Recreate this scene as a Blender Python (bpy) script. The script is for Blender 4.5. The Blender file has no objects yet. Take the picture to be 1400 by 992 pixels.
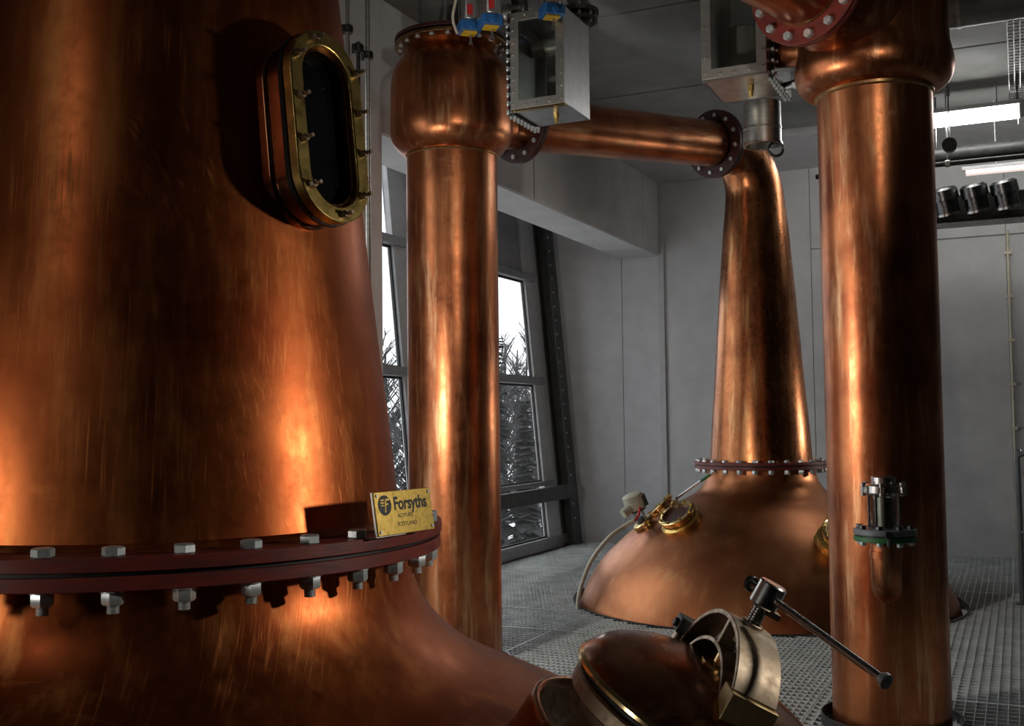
import bpy, bmesh, math, random
from math import sin, cos, pi, radians
from mathutils import Vector, Matrix, Euler
random.seed(7)
SC = bpy.context.scene
COL = SC.collection

# ------------------------------------------------------------------ camera
cam_d = bpy.data.cameras.new('camera'); cam = bpy.data.objects.new('camera', cam_d); COL.objects.link(cam)
cam_d.sensor_width = 36.0; cam_d.lens = 1500.0 / 1400.0 * 36.0; cam_d.clip_start = 0.02; cam_d.clip_end = 300
PITCH, ROLL = 0.0525, 0.0115
Fv = Vector((0, cos(PITCH), sin(PITCH))); r0 = Vector((1, 0, 0)); u0 = Vector((0, -sin(PITCH), cos(PITCH)))
Rv = r0 * cos(ROLL) - u0 * sin(ROLL); Uv = u0 * cos(ROLL) + r0 * sin(ROLL)
M = Matrix((Rv, Uv, -Fv)).transposed().to_4x4(); M.translation = (0, 0, 1.45)
cam.matrix_world = M
SC.camera = cam

# ------------------------------------------------------------------ sky, view
w = bpy.data.worlds.new('overcast_sky'); SC.world = w; w.use_nodes = True
wn = w.node_tree.nodes; wl = w.node_tree.links
bg = wn['Background']; bg.inputs[0].default_value = (0.93, 0.95, 1.0, 1); bg.inputs[1].default_value = 2.2
SC.view_settings.view_transform = 'Standard'; SC.view_settings.look = 'None'
SC.view_settings.exposure = 0.0; SC.view_settings.gamma = 1.0; SC.view_settings.use_curve_mapping = False

# ------------------------------------------------------------------ lamps and added fill lights
def aim(o, tgt):
    d = Vector(tgt) - o.location
    o.rotation_euler = d.to_track_quat('-Z', 'Y').to_euler()
def spot(name, loc, tgt, power, angle, blend=0.5, size=0.04, colr=(1, 0.93, 0.84)):
    l = bpy.data.lights.new(name, 'SPOT'); l.energy = power; l.spot_size = radians(angle); l.spot_blend = blend
    l.shadow_soft_size = size; l.color = colr
    o = bpy.data.objects.new(name, l); COL.objects.link(o); o.location = loc; aim(o, tgt); return o
def area(name, loc, tgt, power, sx, sy, colr=(1, 0.97, 0.93)):
    l = bpy.data.lights.new(name, 'AREA'); l.energy = power; l.shape = 'RECTANGLE'; l.size = sx; l.size_y = sy; l.color = colr
    o = bpy.data.objects.new(name, l); COL.objects.link(o); o.location = loc; aim(o, tgt); return o
spot('work_light_right', (1.75, 2.05, 1.72), (-0.55, 2.35, 1.35), 60, 62, 0.7, 0.06)
spot('work_light_behind_still', (-1.4, 4.25, 1.55), (1.7, 6.2, 1.3), 125, 130, 0.6, 0.10)
spot('work_light_left', (-2.7, 0.8, 1.40), (-1.0, 2.2, 1.0), 48, 52, 1.0, 0.22)
spot('work_light_back_right', (5.2, 9.0, 1.6), (2.2, 8.8, 1.5), 80, 62, 0.5, 0.10)
spot('fill_light_upper', (1.0, 0.9, 2.9), (0.35, 6.5, 3.45), 130, 46, 0.9, 0.12)  # added fill, no fixture there: brightens the bulbs and upper pipes
area('fill_area_behind_camera', (-3.0, -1.5, 3.9), (-0.5, 3.0, 1.2), 9, 0.5, 1.6)  # unseen fill panel added to lift the copper from the camera side

# ------------------------------------------------------------------ room frame: local x along the far wall, local y along the left wall
ANG = radians(24.8)
V = Vector((cos(ANG), -sin(ANG), 0)); U = Vector((sin(ANG), cos(ANG), 0)); CO = Vector((1.7338, 12.8, 0))
def W(s, t, z=0.0): return CO + V * s + U * t + Vector((0, 0, z))
RM = Matrix.Translation(CO) @ Matrix.Rotation(-ANG, 4, 'Z')
CEIL = 4.27

# ------------------------------------------------------------------ mesh builder
class MB:
    def __init__(s): s.v = []; s.f = []
    def add(s, vs, fs, M=None):
        b = len(s.v)
        for p in vs:
            p = Vector(p)
            if M is not None: p = M @ p
            s.v.append(tuple(p))
        for f in fs: s.f.append(tuple(i + b for i in f))
        return s
    def box(s, lo, hi, M=None):
        x0, y0, z0 = lo; x1, y1, z1 = hi
        return s.add([(x0, y0, z0), (x1, y0, z0), (x1, y1, z0), (x0, y1, z0), (x0, y0, z1), (x1, y0, z1), (x1, y1, z1), (x0, y1, z1)],
                     [(0, 3, 2, 1), (4, 5, 6, 7), (0, 1, 5, 4), (1, 2, 6, 5), (2, 3, 7, 6), (3, 0, 4, 7)], M)
    def lathe(s, prof, n=32, M=None, close=False):
        vs = []; fs = []
        for r, z in prof:
            for i in range(n):
                a = 2 * pi * i / n; vs.append((r * cos(a), r * sin(a), z))
        m = len(prof)
        rng = range(m) if close else range(m - 1)
        for k in rng:
            k2 = (k + 1) % m
            for i in range(n):
                j = (i + 1) % n
                fs.append((k * n + i, k * n + j, k2 * n + j, k2 * n + i))
        return s.add(vs, fs, M)
    def cyl(s, p0, p1, r0, r1=None, n=16, caps=True, M=None):
        p0 = Vector(p0); p1 = Vector(p1); r1 = r0 if r1 is None else r1
        q = (p1 - p0).to_track_quat('Z', 'Y').to_matrix().to_4x4(); L = (p1 - p0).length
        T = Matrix.Translation(p0) @ q
        if M is not None: T = M @ T
        prof = [(r0, 0), (r1, L)]
        if caps: prof = [(0.0001, 0)] + prof + [(0.0001, L)]
        return s.lathe(prof, n, T)
    def tube(s, pts, r, n=12, M=None, caps=True):
        pts = [Vector(p) for p in pts]; rs = r if isinstance(r, (list, tuple)) else [r] * len(pts)
        vs = []; fs = []; up = None
        for i, p in enumerate(pts):
            d = (pts[min(i + 1, len(pts) - 1)] - pts[max(i - 1, 0)]).normalized()
            if up is None: up = Vector((0, 0, 1)) if abs(d.z) < 0.9 else Vector((0, 1, 0))
            x = d.cross(up).normalized(); y = x.cross(d).normalized(); up = y
            for k in range(n):
                a = 2 * pi * k / n; vs.append(p + (x * cos(a) + y * sin(a)) * rs[i])
        for i in range(len(pts) - 1):
            for k in range(n):
                j = (k + 1) % n; fs.append((i * n + k, i * n + j, (i + 1) * n + j, (i + 1) * n + k))
        if caps: fs.append(tuple(range(n))[::-1]); fs.append(tuple((len(pts) - 1) * n + k for k in range(n)))
        return s.add(vs, fs, M)
    def prism(s, poly, z0, z1, M=None):
        n = len(poly); vs = [(x, y, z0) for x, y in poly] + [(x, y, z1) for x, y in poly]
        fs = [tuple(range(n))[::-1], tuple(range(n, 2 * n))] + [(i, (i + 1) % n, n + (i + 1) % n, n + i) for i in range(n)]
        return s.add(vs, fs, M)
    def frame(s, outer, inner, z0, z1, M=None):     # ring between two loops of equal count
        n = len(outer)
        vs = [(x, y, z0) for x, y in outer] + [(x, y, z0) for x, y in inner] + [(x, y, z1) for x, y in outer] + [(x, y, z1) for x, y in inner]
        fs = []
        for i in range(n):
            j = (i + 1) % n
            fs += [(i, j, 2 * n + j, 2 * n + i), (n + j, n + i, 3 * n + i, 3 * n + j), (2 * n + i, 2 * n + j, 3 * n + j, 3 * n + i), (j, i, n + i, n + j)]
        return s.add(vs, fs, M)
def smooth_path(pts, k=4):
    pts = [Vector(p) for p in pts]; out = []
    P = [pts[0]] + pts + [pts[-1]]
    for i in range(1, len(P) - 2):
        for j in range(k):
            t = j / k; a, b, c, d = P[i - 1], P[i], P[i + 1], P[i + 2]
            out.append(0.5 * ((2 * b) + (c - a) * t + (2 * a - 5 * b + 4 * c - d) * t * t + (3 * b - a - 3 * c + d) * t ** 3))
    out.append(pts[-1]); return out
def sprof(prof, k=5):
    return [(p.x, p.y) for p in smooth_path([(r, z, 0) for r, z in prof], k)]

def mesh(name, mb, mat, ang=35, bev=0, sm=True):
    me = bpy.data.meshes.new(name); me.from_pydata(mb.v, [], mb.f)
    bm = bmesh.new(); bm.from_mesh(me)
    bmesh.ops.recalc_face_normals(bm, faces=bm.faces); bm.to_mesh(me); bm.free()
    if sm:
        for p in me.polygons: p.use_smooth = True
        me.set_sharp_from_angle(angle=radians(ang))
    if mat: me.materials.append(mat)
    me.update(); return me
def obj(name, mb, mat, parent=None, M=None, bev=0, label=None, ang=35, kind=None, segs=2):
    me = mb if isinstance(mb, bpy.types.Mesh) else mesh(name, mb, mat, ang)
    o = bpy.data.objects.new(name, me); COL.objects.link(o)
    if parent: o.parent = parent
    if M is not None: o.matrix_local = M
    if bev:
        m = o.modifiers.new('bevel', 'BEVEL'); m.width = bev; m.segments = segs; m.limit_method = 'ANGLE'; m.angle_limit = radians(40)
    if label: o['label'] = label
    if kind: o['kind'] = kind
    return o
def thing(name, label, cat, M=None, group=None):
    o = bpy.data.objects.new(name, None); COL.objects.link(o); o.empty_display_size = 0.1
    if M is not None: o.matrix_local = M
    o['label'] = label; o['category'] = cat
    if group: o['group'] = group
    return o
def tag(o, label, cat, group=None):
    o['label'] = label; o['category'] = cat
    if group: o['group'] = group
    return o
def TR(x, y, z): return Matrix.Translation((x, y, z))
def frame_mat(o, z, xh):                   # matrix with local z along z, x near xh
    z = Vector(z).normalized(); x = Vector(xh); x = (x - z * x.dot(z)).normalized(); y = z.cross(x)
    m = Matrix((x, y, z)).transposed().to_4x4(); m.translation = o; return m

# ------------------------------------------------------------------ materials
def newmat(name):
    m = bpy.data.materials.new(name); m.use_nodes = True; nt = m.node_tree
    return m, nt, nt.nodes, nt.links, nt.nodes['Principled BSDF']
def mixc(N, L, fac, a, b, mode='MIX'):
    x = N.new('ShaderNodeMix'); x.data_type = 'RGBA'; x.blend_type = mode
    for sock, val in ((x.inputs[0], fac), (x.inputs[6], a), (x.inputs[7], b)):
        if hasattr(val, 'links'): L.new(val, sock)
        elif isinstance(val, (tuple, list)): sock.default_value = (*val[:3], 1)
        else: sock.default_value = val
    return x.outputs[2]
def noise(N, L, vec, scale, detail=4, rough=0.55, stretch=None, rot=None):
    t = N.new('ShaderNodeTexNoise'); t.inputs['Scale'].default_value = scale; t.inputs['Detail'].default_value = detail; t.inputs['Roughness'].default_value = rough
    mp = N.new('ShaderNodeMapping'); L.new(vec, mp.inputs[0])
    if stretch: mp.inputs['Scale'].default_value = stretch
    if rot: mp.inputs['Rotation'].default_value = rot
    L.new(mp.outputs[0], t.inputs[0]); return t.outputs[0]
def ramp(N, L, fac, p0, p1, c0=(0, 0, 0), c1=(1, 1, 1)):
    r = N.new('ShaderNodeValToRGB'); r.color_ramp.elements[0].position = p0; r.color_ramp.elements[1].position = p1
    r.color_ramp.elements[0].color = (*c0, 1); r.color_ramp.elements[1].color = (*c1, 1); L.new(fac, r.inputs[0]); return r.outputs[0]
def math_(N, L, op, a, b):
    m = N.new('ShaderNodeMath'); m.operation = op
    for i, v in enumerate((a, b)):
        if hasattr(v, 'links'): L.new(v, m.inputs[i])
        else: m.inputs[i].default_value = v
    return m.outputs[0]
def copper(name, base, dark, pale, r_lo=0.26, r_hi=0.46, patch=2.0, scratch=1.0, streak=1.0, bump=0.05):
    m, nt, N, L, B = newmat(name)
    tc = N.new('ShaderNodeTexCoord').outputs['Object']
    n1 = noise(N, L, tc, patch, 5, 0.55); n2 = noise(N, L, tc, patch * 2.2, 5, 0.6, (3.2, 3.2, 0.35)); n3 = noise(N, L, tc, patch * 9, 6, 0.7)
    n4 = noise(N, L, tc, patch * 3.0, 5, 0.65, (1, 1, 0.8), (0.5, 0.3, 0))
    c = mixc(N, L, ramp(N, L, n1, 0.38, 0.66), base, dark)
    c = mixc(N, L, math_(N, L, 'MULTIPLY', ramp(N, L, n2, 0.52, 0.74), 0.6 * streak), c, pale)
    c = mixc(N, L, math_(N, L, 'MULTIPLY', ramp(N, L, n3, 0.50, 0.75), 0.22), c, dark)
    c = mixc(N, L, math_(N, L, 'MULTIPLY', ramp(N, L, n4, 0.60, 0.78), 0.5), c, (0.55, 0.10, 0.045))
    # fine polishing scratches in three directions
    ssum = None
    for k, (rot, st) in enumerate((((0.2, 0.5, 0.9), (2, 60, 6)), ((1.1, -0.6, 0.1), (70, 2, 3)), ((-0.5, 0.35, 2.0), (50, 3, 1.2)))):
        s_ = noise(N, L, tc, 3.0, 3, 0.6, st, rot); s_ = ramp(N, L, s_, 0.57, 0.68)
        msk = ramp(N, L, noise(N, L, tc, 1.7 + k * 0.6, 2, 0.5, None, (k, k * 2, 0)), 0.50, 0.66)
        s_ = math_(N, L, 'MULTIPLY', s_, msk); ssum = s_ if ssum is None else math_(N, L, 'MAXIMUM', ssum, s_)
    c = mixc(N, L, math_(N, L, 'MULTIPLY', ssum, 0.30 * scratch), c, pale)
    L.new(c, B.inputs['Base Color']); B.inputs['Metallic'].default_value = 1.0
    rr = N.new('ShaderNodeMapRange'); L.new(math_(N, L, 'ADD', math_(N, L, 'MULTIPLY', n3, 0.5), math_(N, L, 'MULTIPLY', n2, 0.5)), rr.inputs[0])
    rr.inputs[1].default_value = 0.35; rr.inputs[2].default_value = 0.65; rr.inputs[3].default_value = r_lo; rr.inputs[4].default_value = r_hi
    L.new(math_(N, L, 'ADD', rr.outputs[0], math_(N, L, 'MULTIPLY', ssum, 0.10 * scratch)), B.inputs['Roughness'])
    bp = N.new('ShaderNodeBump'); bp.inputs['Strength'].default_value = 0.25; bp.inputs['Distance'].default_value = bump * 0.1
    L.new(math_(N, L, 'ADD', math_(N, L, 'MULTIPLY', n1, 1.2), math_(N, L, 'ADD', math_(N, L, 'MULTIPLY', ssum, 0.08), math_(N, L, 'MULTIPLY', n3, 0.10))), bp.inputs['Height'])
    L.new(bp.outputs[0], B.inputs['Normal'])
    return m
def metal(name, c1, c2, r1=0.3, r2=0.5, scale=12, metallic=1.0, stretch=None, bump=0.0, p=(0.4, 0.65)):
    m, nt, N, L, B = newmat(name)
    tc = N.new('ShaderNodeTexCoord').outputs['Object']
    n = noise(N, L, tc, scale, 5, 0.6, stretch)
    L.new(mixc(N, L, ramp(N, L, n, *p), c1, c2), B.inputs['Base Color']); B.inputs['Metallic'].default_value = metallic
    rr = N.new('ShaderNodeMapRange'); L.new(n, rr.inputs[0]); rr.inputs[1].default_value = 0.3; rr.inputs[2].default_value = 0.7
    rr.inputs[3].default_value = r1; rr.inputs[4].default_value = r2; L.new(rr.outputs[0], B.inputs['Roughness'])
    if bump:
        bp = N.new('ShaderNodeBump'); bp.inputs['Strength'].default_value = 0.4; bp.inputs['Distance'].default_value = bump
        L.new(n, bp.inputs['Height']); L.new(bp.outputs[0], B.inputs['Normal'])
    return m
COP = copper('copper_near', (0.56, 0.155, 0.045), (0.27, 0.056, 0.017), (0.78, 0.31, 0.095), 0.31, 0.46, 2.0, 1.3)
COPB = copper('copper_far_body', (0.50, 0.20, 0.085), (0.36, 0.13, 0.055), (0.70, 0.38, 0.17), 0.32, 0.46, 1.6, 0.6, 0.6)
COPF = copper('copper_far', (0.50, 0.19, 0.075), (0.25, 0.085, 0.035), (0.78, 0.48, 0.22), 0.22, 0.36, 2.4, 0.6)
COPC = copper('copper_column', (0.56, 0.20, 0.08), (0.26, 0.08, 0.035), (0.80, 0.48, 0.25), 0.27, 0.41, 3.0, 0.6, 1.3)
COPL = copper('copper_lid', (0.50, 0.22, 0.11), (0.30, 0.13, 0.07), (0.80, 0.50, 0.25), 0.16, 0.30, 5.0, 0.5, 0.5)
WELD = metal('brazed_seam', (0.62, 0.36, 0.16), (0.42, 0.22, 0.09), 0.25, 0.4, 30)
DBRASS = metal('tarnished_brass', (0.34, 0.20, 0.09), (0.22, 0.12, 0.06), 0.3, 0.45, 18)
BRASS = metal('brass', (0.86, 0.62, 0.20), (0.50, 0.36, 0.12), 0.22, 0.42, 22, 1, None, 0.002)
BRONZE = metal('worn_bronze', (0.52, 0.42, 0.31), (0.30, 0.23, 0.16), 0.36, 0.55, 30, 1, None, 0.001)
RBRASS = metal('rough_brass', (0.85, 0.66, 0.34), (0.62, 0.45, 0.20), 0.4, 0.55, 40, 0.7)
GOLD = metal('polished_brass', (0.95, 0.74, 0.36), (0.80, 0.55, 0.2), 0.14, 0.25, 20)
ZINC = metal('zinc_bolt', (0.78, 0.84, 0.84), (0.50, 0.56, 0.57), 0.28, 0.45, 60, 0.65)
STEEL = metal('stainless', (0.55, 0.54, 0.50), (0.38, 0.37, 0.34), 0.28, 0.42, 6, 1, (1, 1, 6))
DSTEEL = metal('dark_steel', (0.16, 0.16, 0.16), (0.08, 0.08, 0.08), 0.22, 0.38, 30)
PSTEEL = metal('polished_steel', (0.58, 0.57, 0.55), (0.42, 0.42, 0.41), 0.2, 0.34, 30)
MATTE = metal('brushed_gauge', (0.62, 0.61, 0.55), (0.45, 0.44, 0.40), 0.35, 0.5, 6, 0.45, (6, 6, 0.5))
BOXS = metal('box_steel', (0.60, 0.58, 0.53), (0.46, 0.44, 0.40), 0.38, 0.52, 9)
GALV = metal('galvanised_grating', (0.78, 0.82, 0.81), (0.56, 0.60, 0.59), 0.3, 0.5, 5, 0.35)
REDP = metal('red_flange_paint', (0.20, 0.032, 0.022), (0.11, 0.02, 0.016), 0.38, 0.55, 14, 0.0, (1, 1, 4), 0.0015)
REDD = metal('dark_red_paint', (0.055, 0.012, 0.010), (0.03, 0.009, 0.008), 0.35, 0.5, 14, 0.0)
BLACKR = metal('black_rubber', (0.015, 0.015, 0.015), (0.03, 0.03, 0.03), 0.4, 0.6, 20, 0.0)
WALLM = metal('painted_plaster', (0.60, 0.60, 0.59), (0.53, 0.53, 0.52), 0.55, 0.7, 3, 0.0, None, 0.006)
WALLF = metal('cool_plaster', (0.60, 0.60, 0.605), (0.54, 0.54, 0.545), 0.55, 0.7, 5, 0.0, None, 0.004)
WALLD = metal('unseen_wall_dark', (0.07, 0.07, 0.07), (0.05, 0.05, 0.05), 0.6, 0.8, 2, 0.0)
CEILM = metal('ceiling_slab_paint', (0.24, 0.24, 0.23), (0.19, 0.19, 0.18), 0.6, 0.8, 2, 0.0)
JOINT = metal('sealant', (0.26, 0.25, 0.20), (0.22, 0.21, 0.17), 0.6, 0.8, 9, 0.0)
FRAMEM = metal('window_frame_grey', (0.30, 0.30, 0.30), (0.26, 0.26, 0.26), 0.4, 0.5, 9, 0.0)
REVEAL = metal('window_reveal_light', (0.52, 0.52, 0.52), (0.46, 0.46, 0.46), 0.5, 0.6, 9, 0.0)
POSTM = metal('dark_post', (0.045, 0.045, 0.042), (0.03, 0.03, 0.028), 0.45, 0.6, 9, 0.0)
DARK = metal('dark_void', (0.012, 0.012, 0.012), (0.02, 0.02, 0.02), 0.7, 0.9, 2, 0.0)
DUCTM = metal('duct_metal', (0.30, 0.30, 0.28), (0.2, 0.2, 0.19), 0.35, 0.5, 4)
LAG = metal('grey_lagging', (0.16, 0.16, 0.145), (0.12, 0.12, 0.11), 0.6, 0.8, 6, 0.0)
CREAM = metal('cream_plastic', (0.62, 0.60, 0.46), (0.54, 0.52, 0.40), 0.35, 0.45, 9, 0.0)
CABLE = metal('cream_cable', (0.72, 0.66, 0.50), (0.60, 0.55, 0.42), 0.4, 0.5, 9, 0.0)
BLUE = metal('blue_enamel', (0.03, 0.16, 0.42), (0.02, 0.12, 0.34), 0.25, 0.4, 30, 0.0)
YELLOW = metal('yellow_tag', (0.80, 0.52, 0.03), (0.72, 0.45, 0.03), 0.4, 0.5, 9, 0.0)
REDT = metal('red_tag', (0.60, 0.03, 0.03), (0.5, 0.03, 0.03), 0.4, 0.5, 9, 0.0)
GREEN = metal('green_paint', (0.03, 0.15, 0.045), (0.02, 0.11, 0.035), 0.35, 0.5, 20, 0.0)
GREYP = metal('grey_paint', (0.17, 0.19, 0.21), (0.13, 0.145, 0.16), 0.3, 0.45, 20, 0.0)
ALU = metal('aluminium_body', (0.62, 0.62, 0.63), (0.5, 0.5, 0.5), 0.3, 0.4, 9)
SNOW = metal('snow_ground', (0.80, 0.80, 0.80), (0.62, 0.62, 0.62), 0.8, 0.9, 0.4, 0.0)
BARK = metal('bark', (0.09, 0.09, 0.09), (0.03, 0.03, 0.03), 0.8, 0.9, 4, 0.0, (1, 1, 0.3))
NEEDLE = metal('conifer_needles', (0.03, 0.032, 0.03), (0.012, 0.013, 0.012), 0.95, 1.0, 3, 0.0)
BLACKINK = metal('black_inlay', (0.012, 0.012, 0.012), (0.02, 0.02, 0.02), 0.35, 0.5, 20, 0.0)
def glass_mat(name, tint, gl=0.12, rough=0.02):
    m, nt, N, L, B = newmat(name)
    N.remove(B); out = N['Material Output']
    t = N.new('ShaderNodeBsdfTransparent'); t.inputs[0].default_value = (*tint, 1)
    g = N.new('ShaderNodeBsdfGlossy'); g.inputs['Roughness'].default_value = rough
    fr = N.new('ShaderNodeLayerWeight'); fr.inputs[0].default_value = 0.5
    ad = math_(N, L, 'ADD', math_(N, L, 'MULTIPLY', math_(N, L, 'POWER', fr.outputs['Facing'], 4.0), 0.7), 0.04 + gl)
    mx = N.new('ShaderNodeMixShader'); L.new(ad, mx.inputs[0]); L.new(t.outputs[0], mx.inputs[1]); L.new(g.outputs[0], mx.inputs[2]); L.new(mx.outputs[0], out.inputs[0])
    return m
GLASS = glass_mat('window_glass', (0.95, 0.96, 0.96), 0.0)
SGLASS = glass_mat('sight_glass', (0.80, 0.82, 0.80), 0.05)
DGLASS = metal('dark_sight_glass', (0.006, 0.007, 0.009), (0.004, 0.004, 0.005), 0.05, 0.12, 8, 0.0)
def emit(name, c, s):
    m, nt, N, L, B = newmat(name); B.inputs['Base Color'].default_value = (*c, 1)
    B.inputs['Emission Color'].default_value = (*c, 1); B.inputs['Emission Strength'].default_value = s; return m
TUBE = emit('lit_fluorescent_tube', (1, 0.99, 0.96), 18.0)
TUBE2 = emit('lit_pink_tube', (1, 0.80, 0.74), 0.85)

# ------------------------------------------------------------------ the setting
def room_struct(name, mb, mat, parent=None, bev=0, label=None, kind='structure'):
    o = obj(name, mb, mat, parent, None if parent else RM, bev, label)
    if not parent: o['kind'] = kind
    return o
LOW = -3.2; S1 = 9.0; T0 = -17.0
# far wall, with proud panels
def slab(x0, x1, z0, z1, y0, y1, slant=False):
    a, b = (-1.12 - 0.0895 * z0, -1.12 - 0.0895 * z1) if slant else (x0, x0)
    return MB().add([(a, y0, z0), (x1, y0, z0), (x1, y1, z0), (a, y1, z0), (b, y0, z1), (x1, y0, z1), (x1, y1, z1), (b, y1, z1)],
                    [(0, 3, 2, 1), (4, 5, 6, 7), (0, 1, 5, 4), (1, 2, 6, 5), (2, 3, 7, 6), (3, 0, 4, 7)])
wall_back = room_struct('wall_back', slab(0, S1, LOW, CEIL + 0.3, 0.03, 0.30, True), WALLM)
xs = [-1.9, -0.46, 0.0, 1.75, 3.72, 5.7, 7.4, S1]
for i in range(len(xs) - 1):
    for z0, z1 in (((LOW, CEIL),) if i < 3 else ((LOW, 3.30), (3.315, CEIL))):
        obj('wall_panel', slab(xs[i] + 0.003, xs[i + 1] - 0.003, z0, z1, 0.0, 0.03, i == 0), WALLF if i < 2 else WALLM, wall_back, bev=0.002)
m = MB(); m.box((0.0, -0.035, 0.0), (0.07, 0.0, CEIL)); obj('corner_trim', m, REVEAL, wall_back, bev=0.004)
m = MB(); m.cyl((3.735, -0.03, 0), (3.735, -0.03, 3.35), 0.014, n=8)
for k in range(7): m.box((3.70, -0.05, 0.4 + k * 0.45), (3.77, 0, 0.43 + k * 0.45))
obj('conduit', m, CABLE, wall_back)
# left wall: fascia beam above the bay, pillar, bay end and roof
m = MB(); m.box((-0.454, T0, 3.36), (0.0, 0.0, CEIL + 0.3)); wall_left = room_struct('wall_left', m, WALLM)
for t0, t1 in ((-0.62, -0.04), (-3.66, -0.63), (-6.8, -3.67), (-9.9, -6.81), (-13, -9.91)):
    mm = MB(); mm.box((0.0, t0 + 0.005, 3.366), (0.016, t1 - 0.005, CEIL)); obj('wall_panel', mm, WALLM, wall_left, bev=0.003)
m = MB(); m.box((-0.3, -7.3, LOW), (0.03, -6.2, CEIL)); obj('pillar', m, WALLM, wall_left, bev=0.01)
m = MB(); m.box((-0.42, T0, LOW), (0.0, -9.4, 3.37)); obj('solid_bay', m, WALLM, wall_left)
m = MB(); m.add([(-1.48, T0, 3.95), (-0.44, T0, 4.12), (-0.44, 0.03, 4.12), (-1.48, 0.03, 3.95), (-1.48, T0, 4.1), (-0.44, T0, 4.3), (-0.44, 0.03, 4.3), (-1.48, 0.03, 4.1)],
      [(0, 3, 2, 1), (4, 5, 6, 7), (0, 1, 5, 4), (1, 2, 6, 5), (2, 3, 7, 6), (3, 0, 4, 7)]); obj('bay_roof', m, WALLF, wall_left)
# right and front walls, unseen, coloured dark to darken the right column's reflections
m = MB(); m.box((S1, T0, LOW), (S1 + 0.2, 0.3, CEIL + 0.3)); room_struct('wall_right', m, WALLD)
m = MB(); m.box((-1.9, T0 - 0.2, LOW), (S1 + 0.2, T0, CEIL + 0.3)); room_struct('wall_front', m, WALLD)
# ceiling with slabs
m = MB(); m.box((-0.4, T0, CEIL + 0.05), (S1 + 0.2, 0.3, CEIL + 0.3)); ceiling = room_struct('ceiling', m, DARK)
te = [-17, -13, -10.5, -8.6, -6.9, -5.2, -3.35, -1.55]; se = [0.0, 2.3, 4.6, 6.8, 9.0]
for i in range(len(te) - 1):
    for j in range(len(se) - 1):
        mm = MB(); mm.box((se[j] + 0.012, te[i] + 0.012, CEIL), (se[j + 1] - 0.012, te[i + 1] - 0.012, CEIL + 0.06))
        obj('ceiling_slab', mm, CEILM, ceiling, bev=0.006)
m = MB(); m.box((0.0, -1.53, CEIL - 0.06), (S1, 0.0, CEIL + 0.06)); obj('ceiling_beam', m, REVEAL, ceiling, bev=0.006)

# floor: grating panels on joists, cut round everything that rises through
HOLES = [((-0.8385, 2.6), 1.87), ((-0.363, 6.8), 0.33), ((1.77, 5.25), 0.315), ((2.0, 8.886), 1.52)]
def to_room(p):
    d = Vector((p[0], p[1], 0)) - CO; return (d.dot(V), d.dot(U))
HR = [(to_room(c), r) for c, r in HOLES]
def cut(seg_c, a, b, axis):
    """intervals of a bar running along axis (0: x, 1: y) at other coordinate seg_c, minus the holes"""
    out = [(a, b)]
    for (cx, cy), r in HR:
        c, o = (cx, cy) if axis == 0 else (cy, cx)
        d = r * r - (seg_c - o) ** 2
        if d <= 0: continue
        h = math.sqrt(d); n = []
        for p, q in out:
            if q <= c - h or p >= c + h: n.append((p, q)); continue
            if p < c - h: n.append((p, c - h))
            if q > c + h: n.append((c + h, q))
        out = n
    return [(p, q) for p, q in out if q - p > 0.01]
m = MB()
for t in (-11, -9.5, -8, -6.75, -5.25, -3.5, -1.5, -0.1):
    for p, q in cut(t, -1.1, S1, 0): m.box((p, t - 0.05, -0.30), (q, t + 0.05, -0.034))
for s_ in (-0.2, 1.8, 3.8, 5.8, 7.8):
    for p, q in cut(s_, -12, 0, 1): m.box((s_ - 0.05, p, -0.26), (s_ + 0.05, q, -0.036))
m.box((-1.08, -12, -0.30), (-0.99, 0, 0.0))
floor = room_struct('floor', m, DSTEEL)
te2 = [-12, -11, -10, -9, -8, -7, -6.25, -5.25, -4.5, -3.5, -2.5, -1.5, -0.75, 0.0]
se2 = [-1.0, -0.2, 0.8, 1.8, 2.8, 3.8, 4.8, 5.8]
for i in range(len(te2) - 1):
    for j in range(len(se2) - 1):
        a0, a1, b0, b1 = se2[j], se2[j + 1], te2[i], te2[i + 1]
        c = W((a0 + a1) / 2, (b0 + b1) / 2)
        if c.y < 3.2 or c.x > 8: continue
        mm = MB(); g = 0.006; th = 0.0016
        pitch = 0.0333 if a1 <= 2.9 else 0.05
        dz0 = random.uniform(-0.0015, 0.0015)
        tx, ty = random.uniform(-0.0012, 0.0012), random.uniform(-0.0012, 0.0012)
        n = int(round((a1 - a0 - 2 * g) / pitch))
        for k in range(n + 1):
            x = a0 + g + (a1 - a0 - 2 * g) * k / n
            e = 0.003 if k in (0, n) else th
            for p, q in cut(x, b0 + g, b1 - g, 1): mm.box((x - e, p, -0.03), (x + e, q, dz0))
        n = int(round((b1 - b0 - 2 * g) / 0.072))
        for k in range(n + 1):
            y = b0 + g + (b1 - b0 - 2 * g) * k / n
            e = 0.005 if k in (0, n) else 0.0028
            for p, q in cut(y, a0 + g, a1 - g, 0): mm.box((p, y - e, -0.03 if k in (0, n) else -0.016), (q, y + e, dz0 + 0.001))
        if not mm.v: continue
        me = bpy.data.meshes.new('grating_panel'); me.from_pydata(mm.v, [], mm.f); me.materials.append(GALV)
        obj('grating_panel', me, None, floor)
for (cx, cy), r in HR[:1] + HR[1:]:
    mm = MB(); mm.lathe([(r, -0.05), (r + 0.008, -0.05), (r + 0.008, 0.012), (r, 0.012)], 64, TR(cx, cy, 0), close=True)
    obj('hole_rim', mm, DSTEEL, floor)
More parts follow.
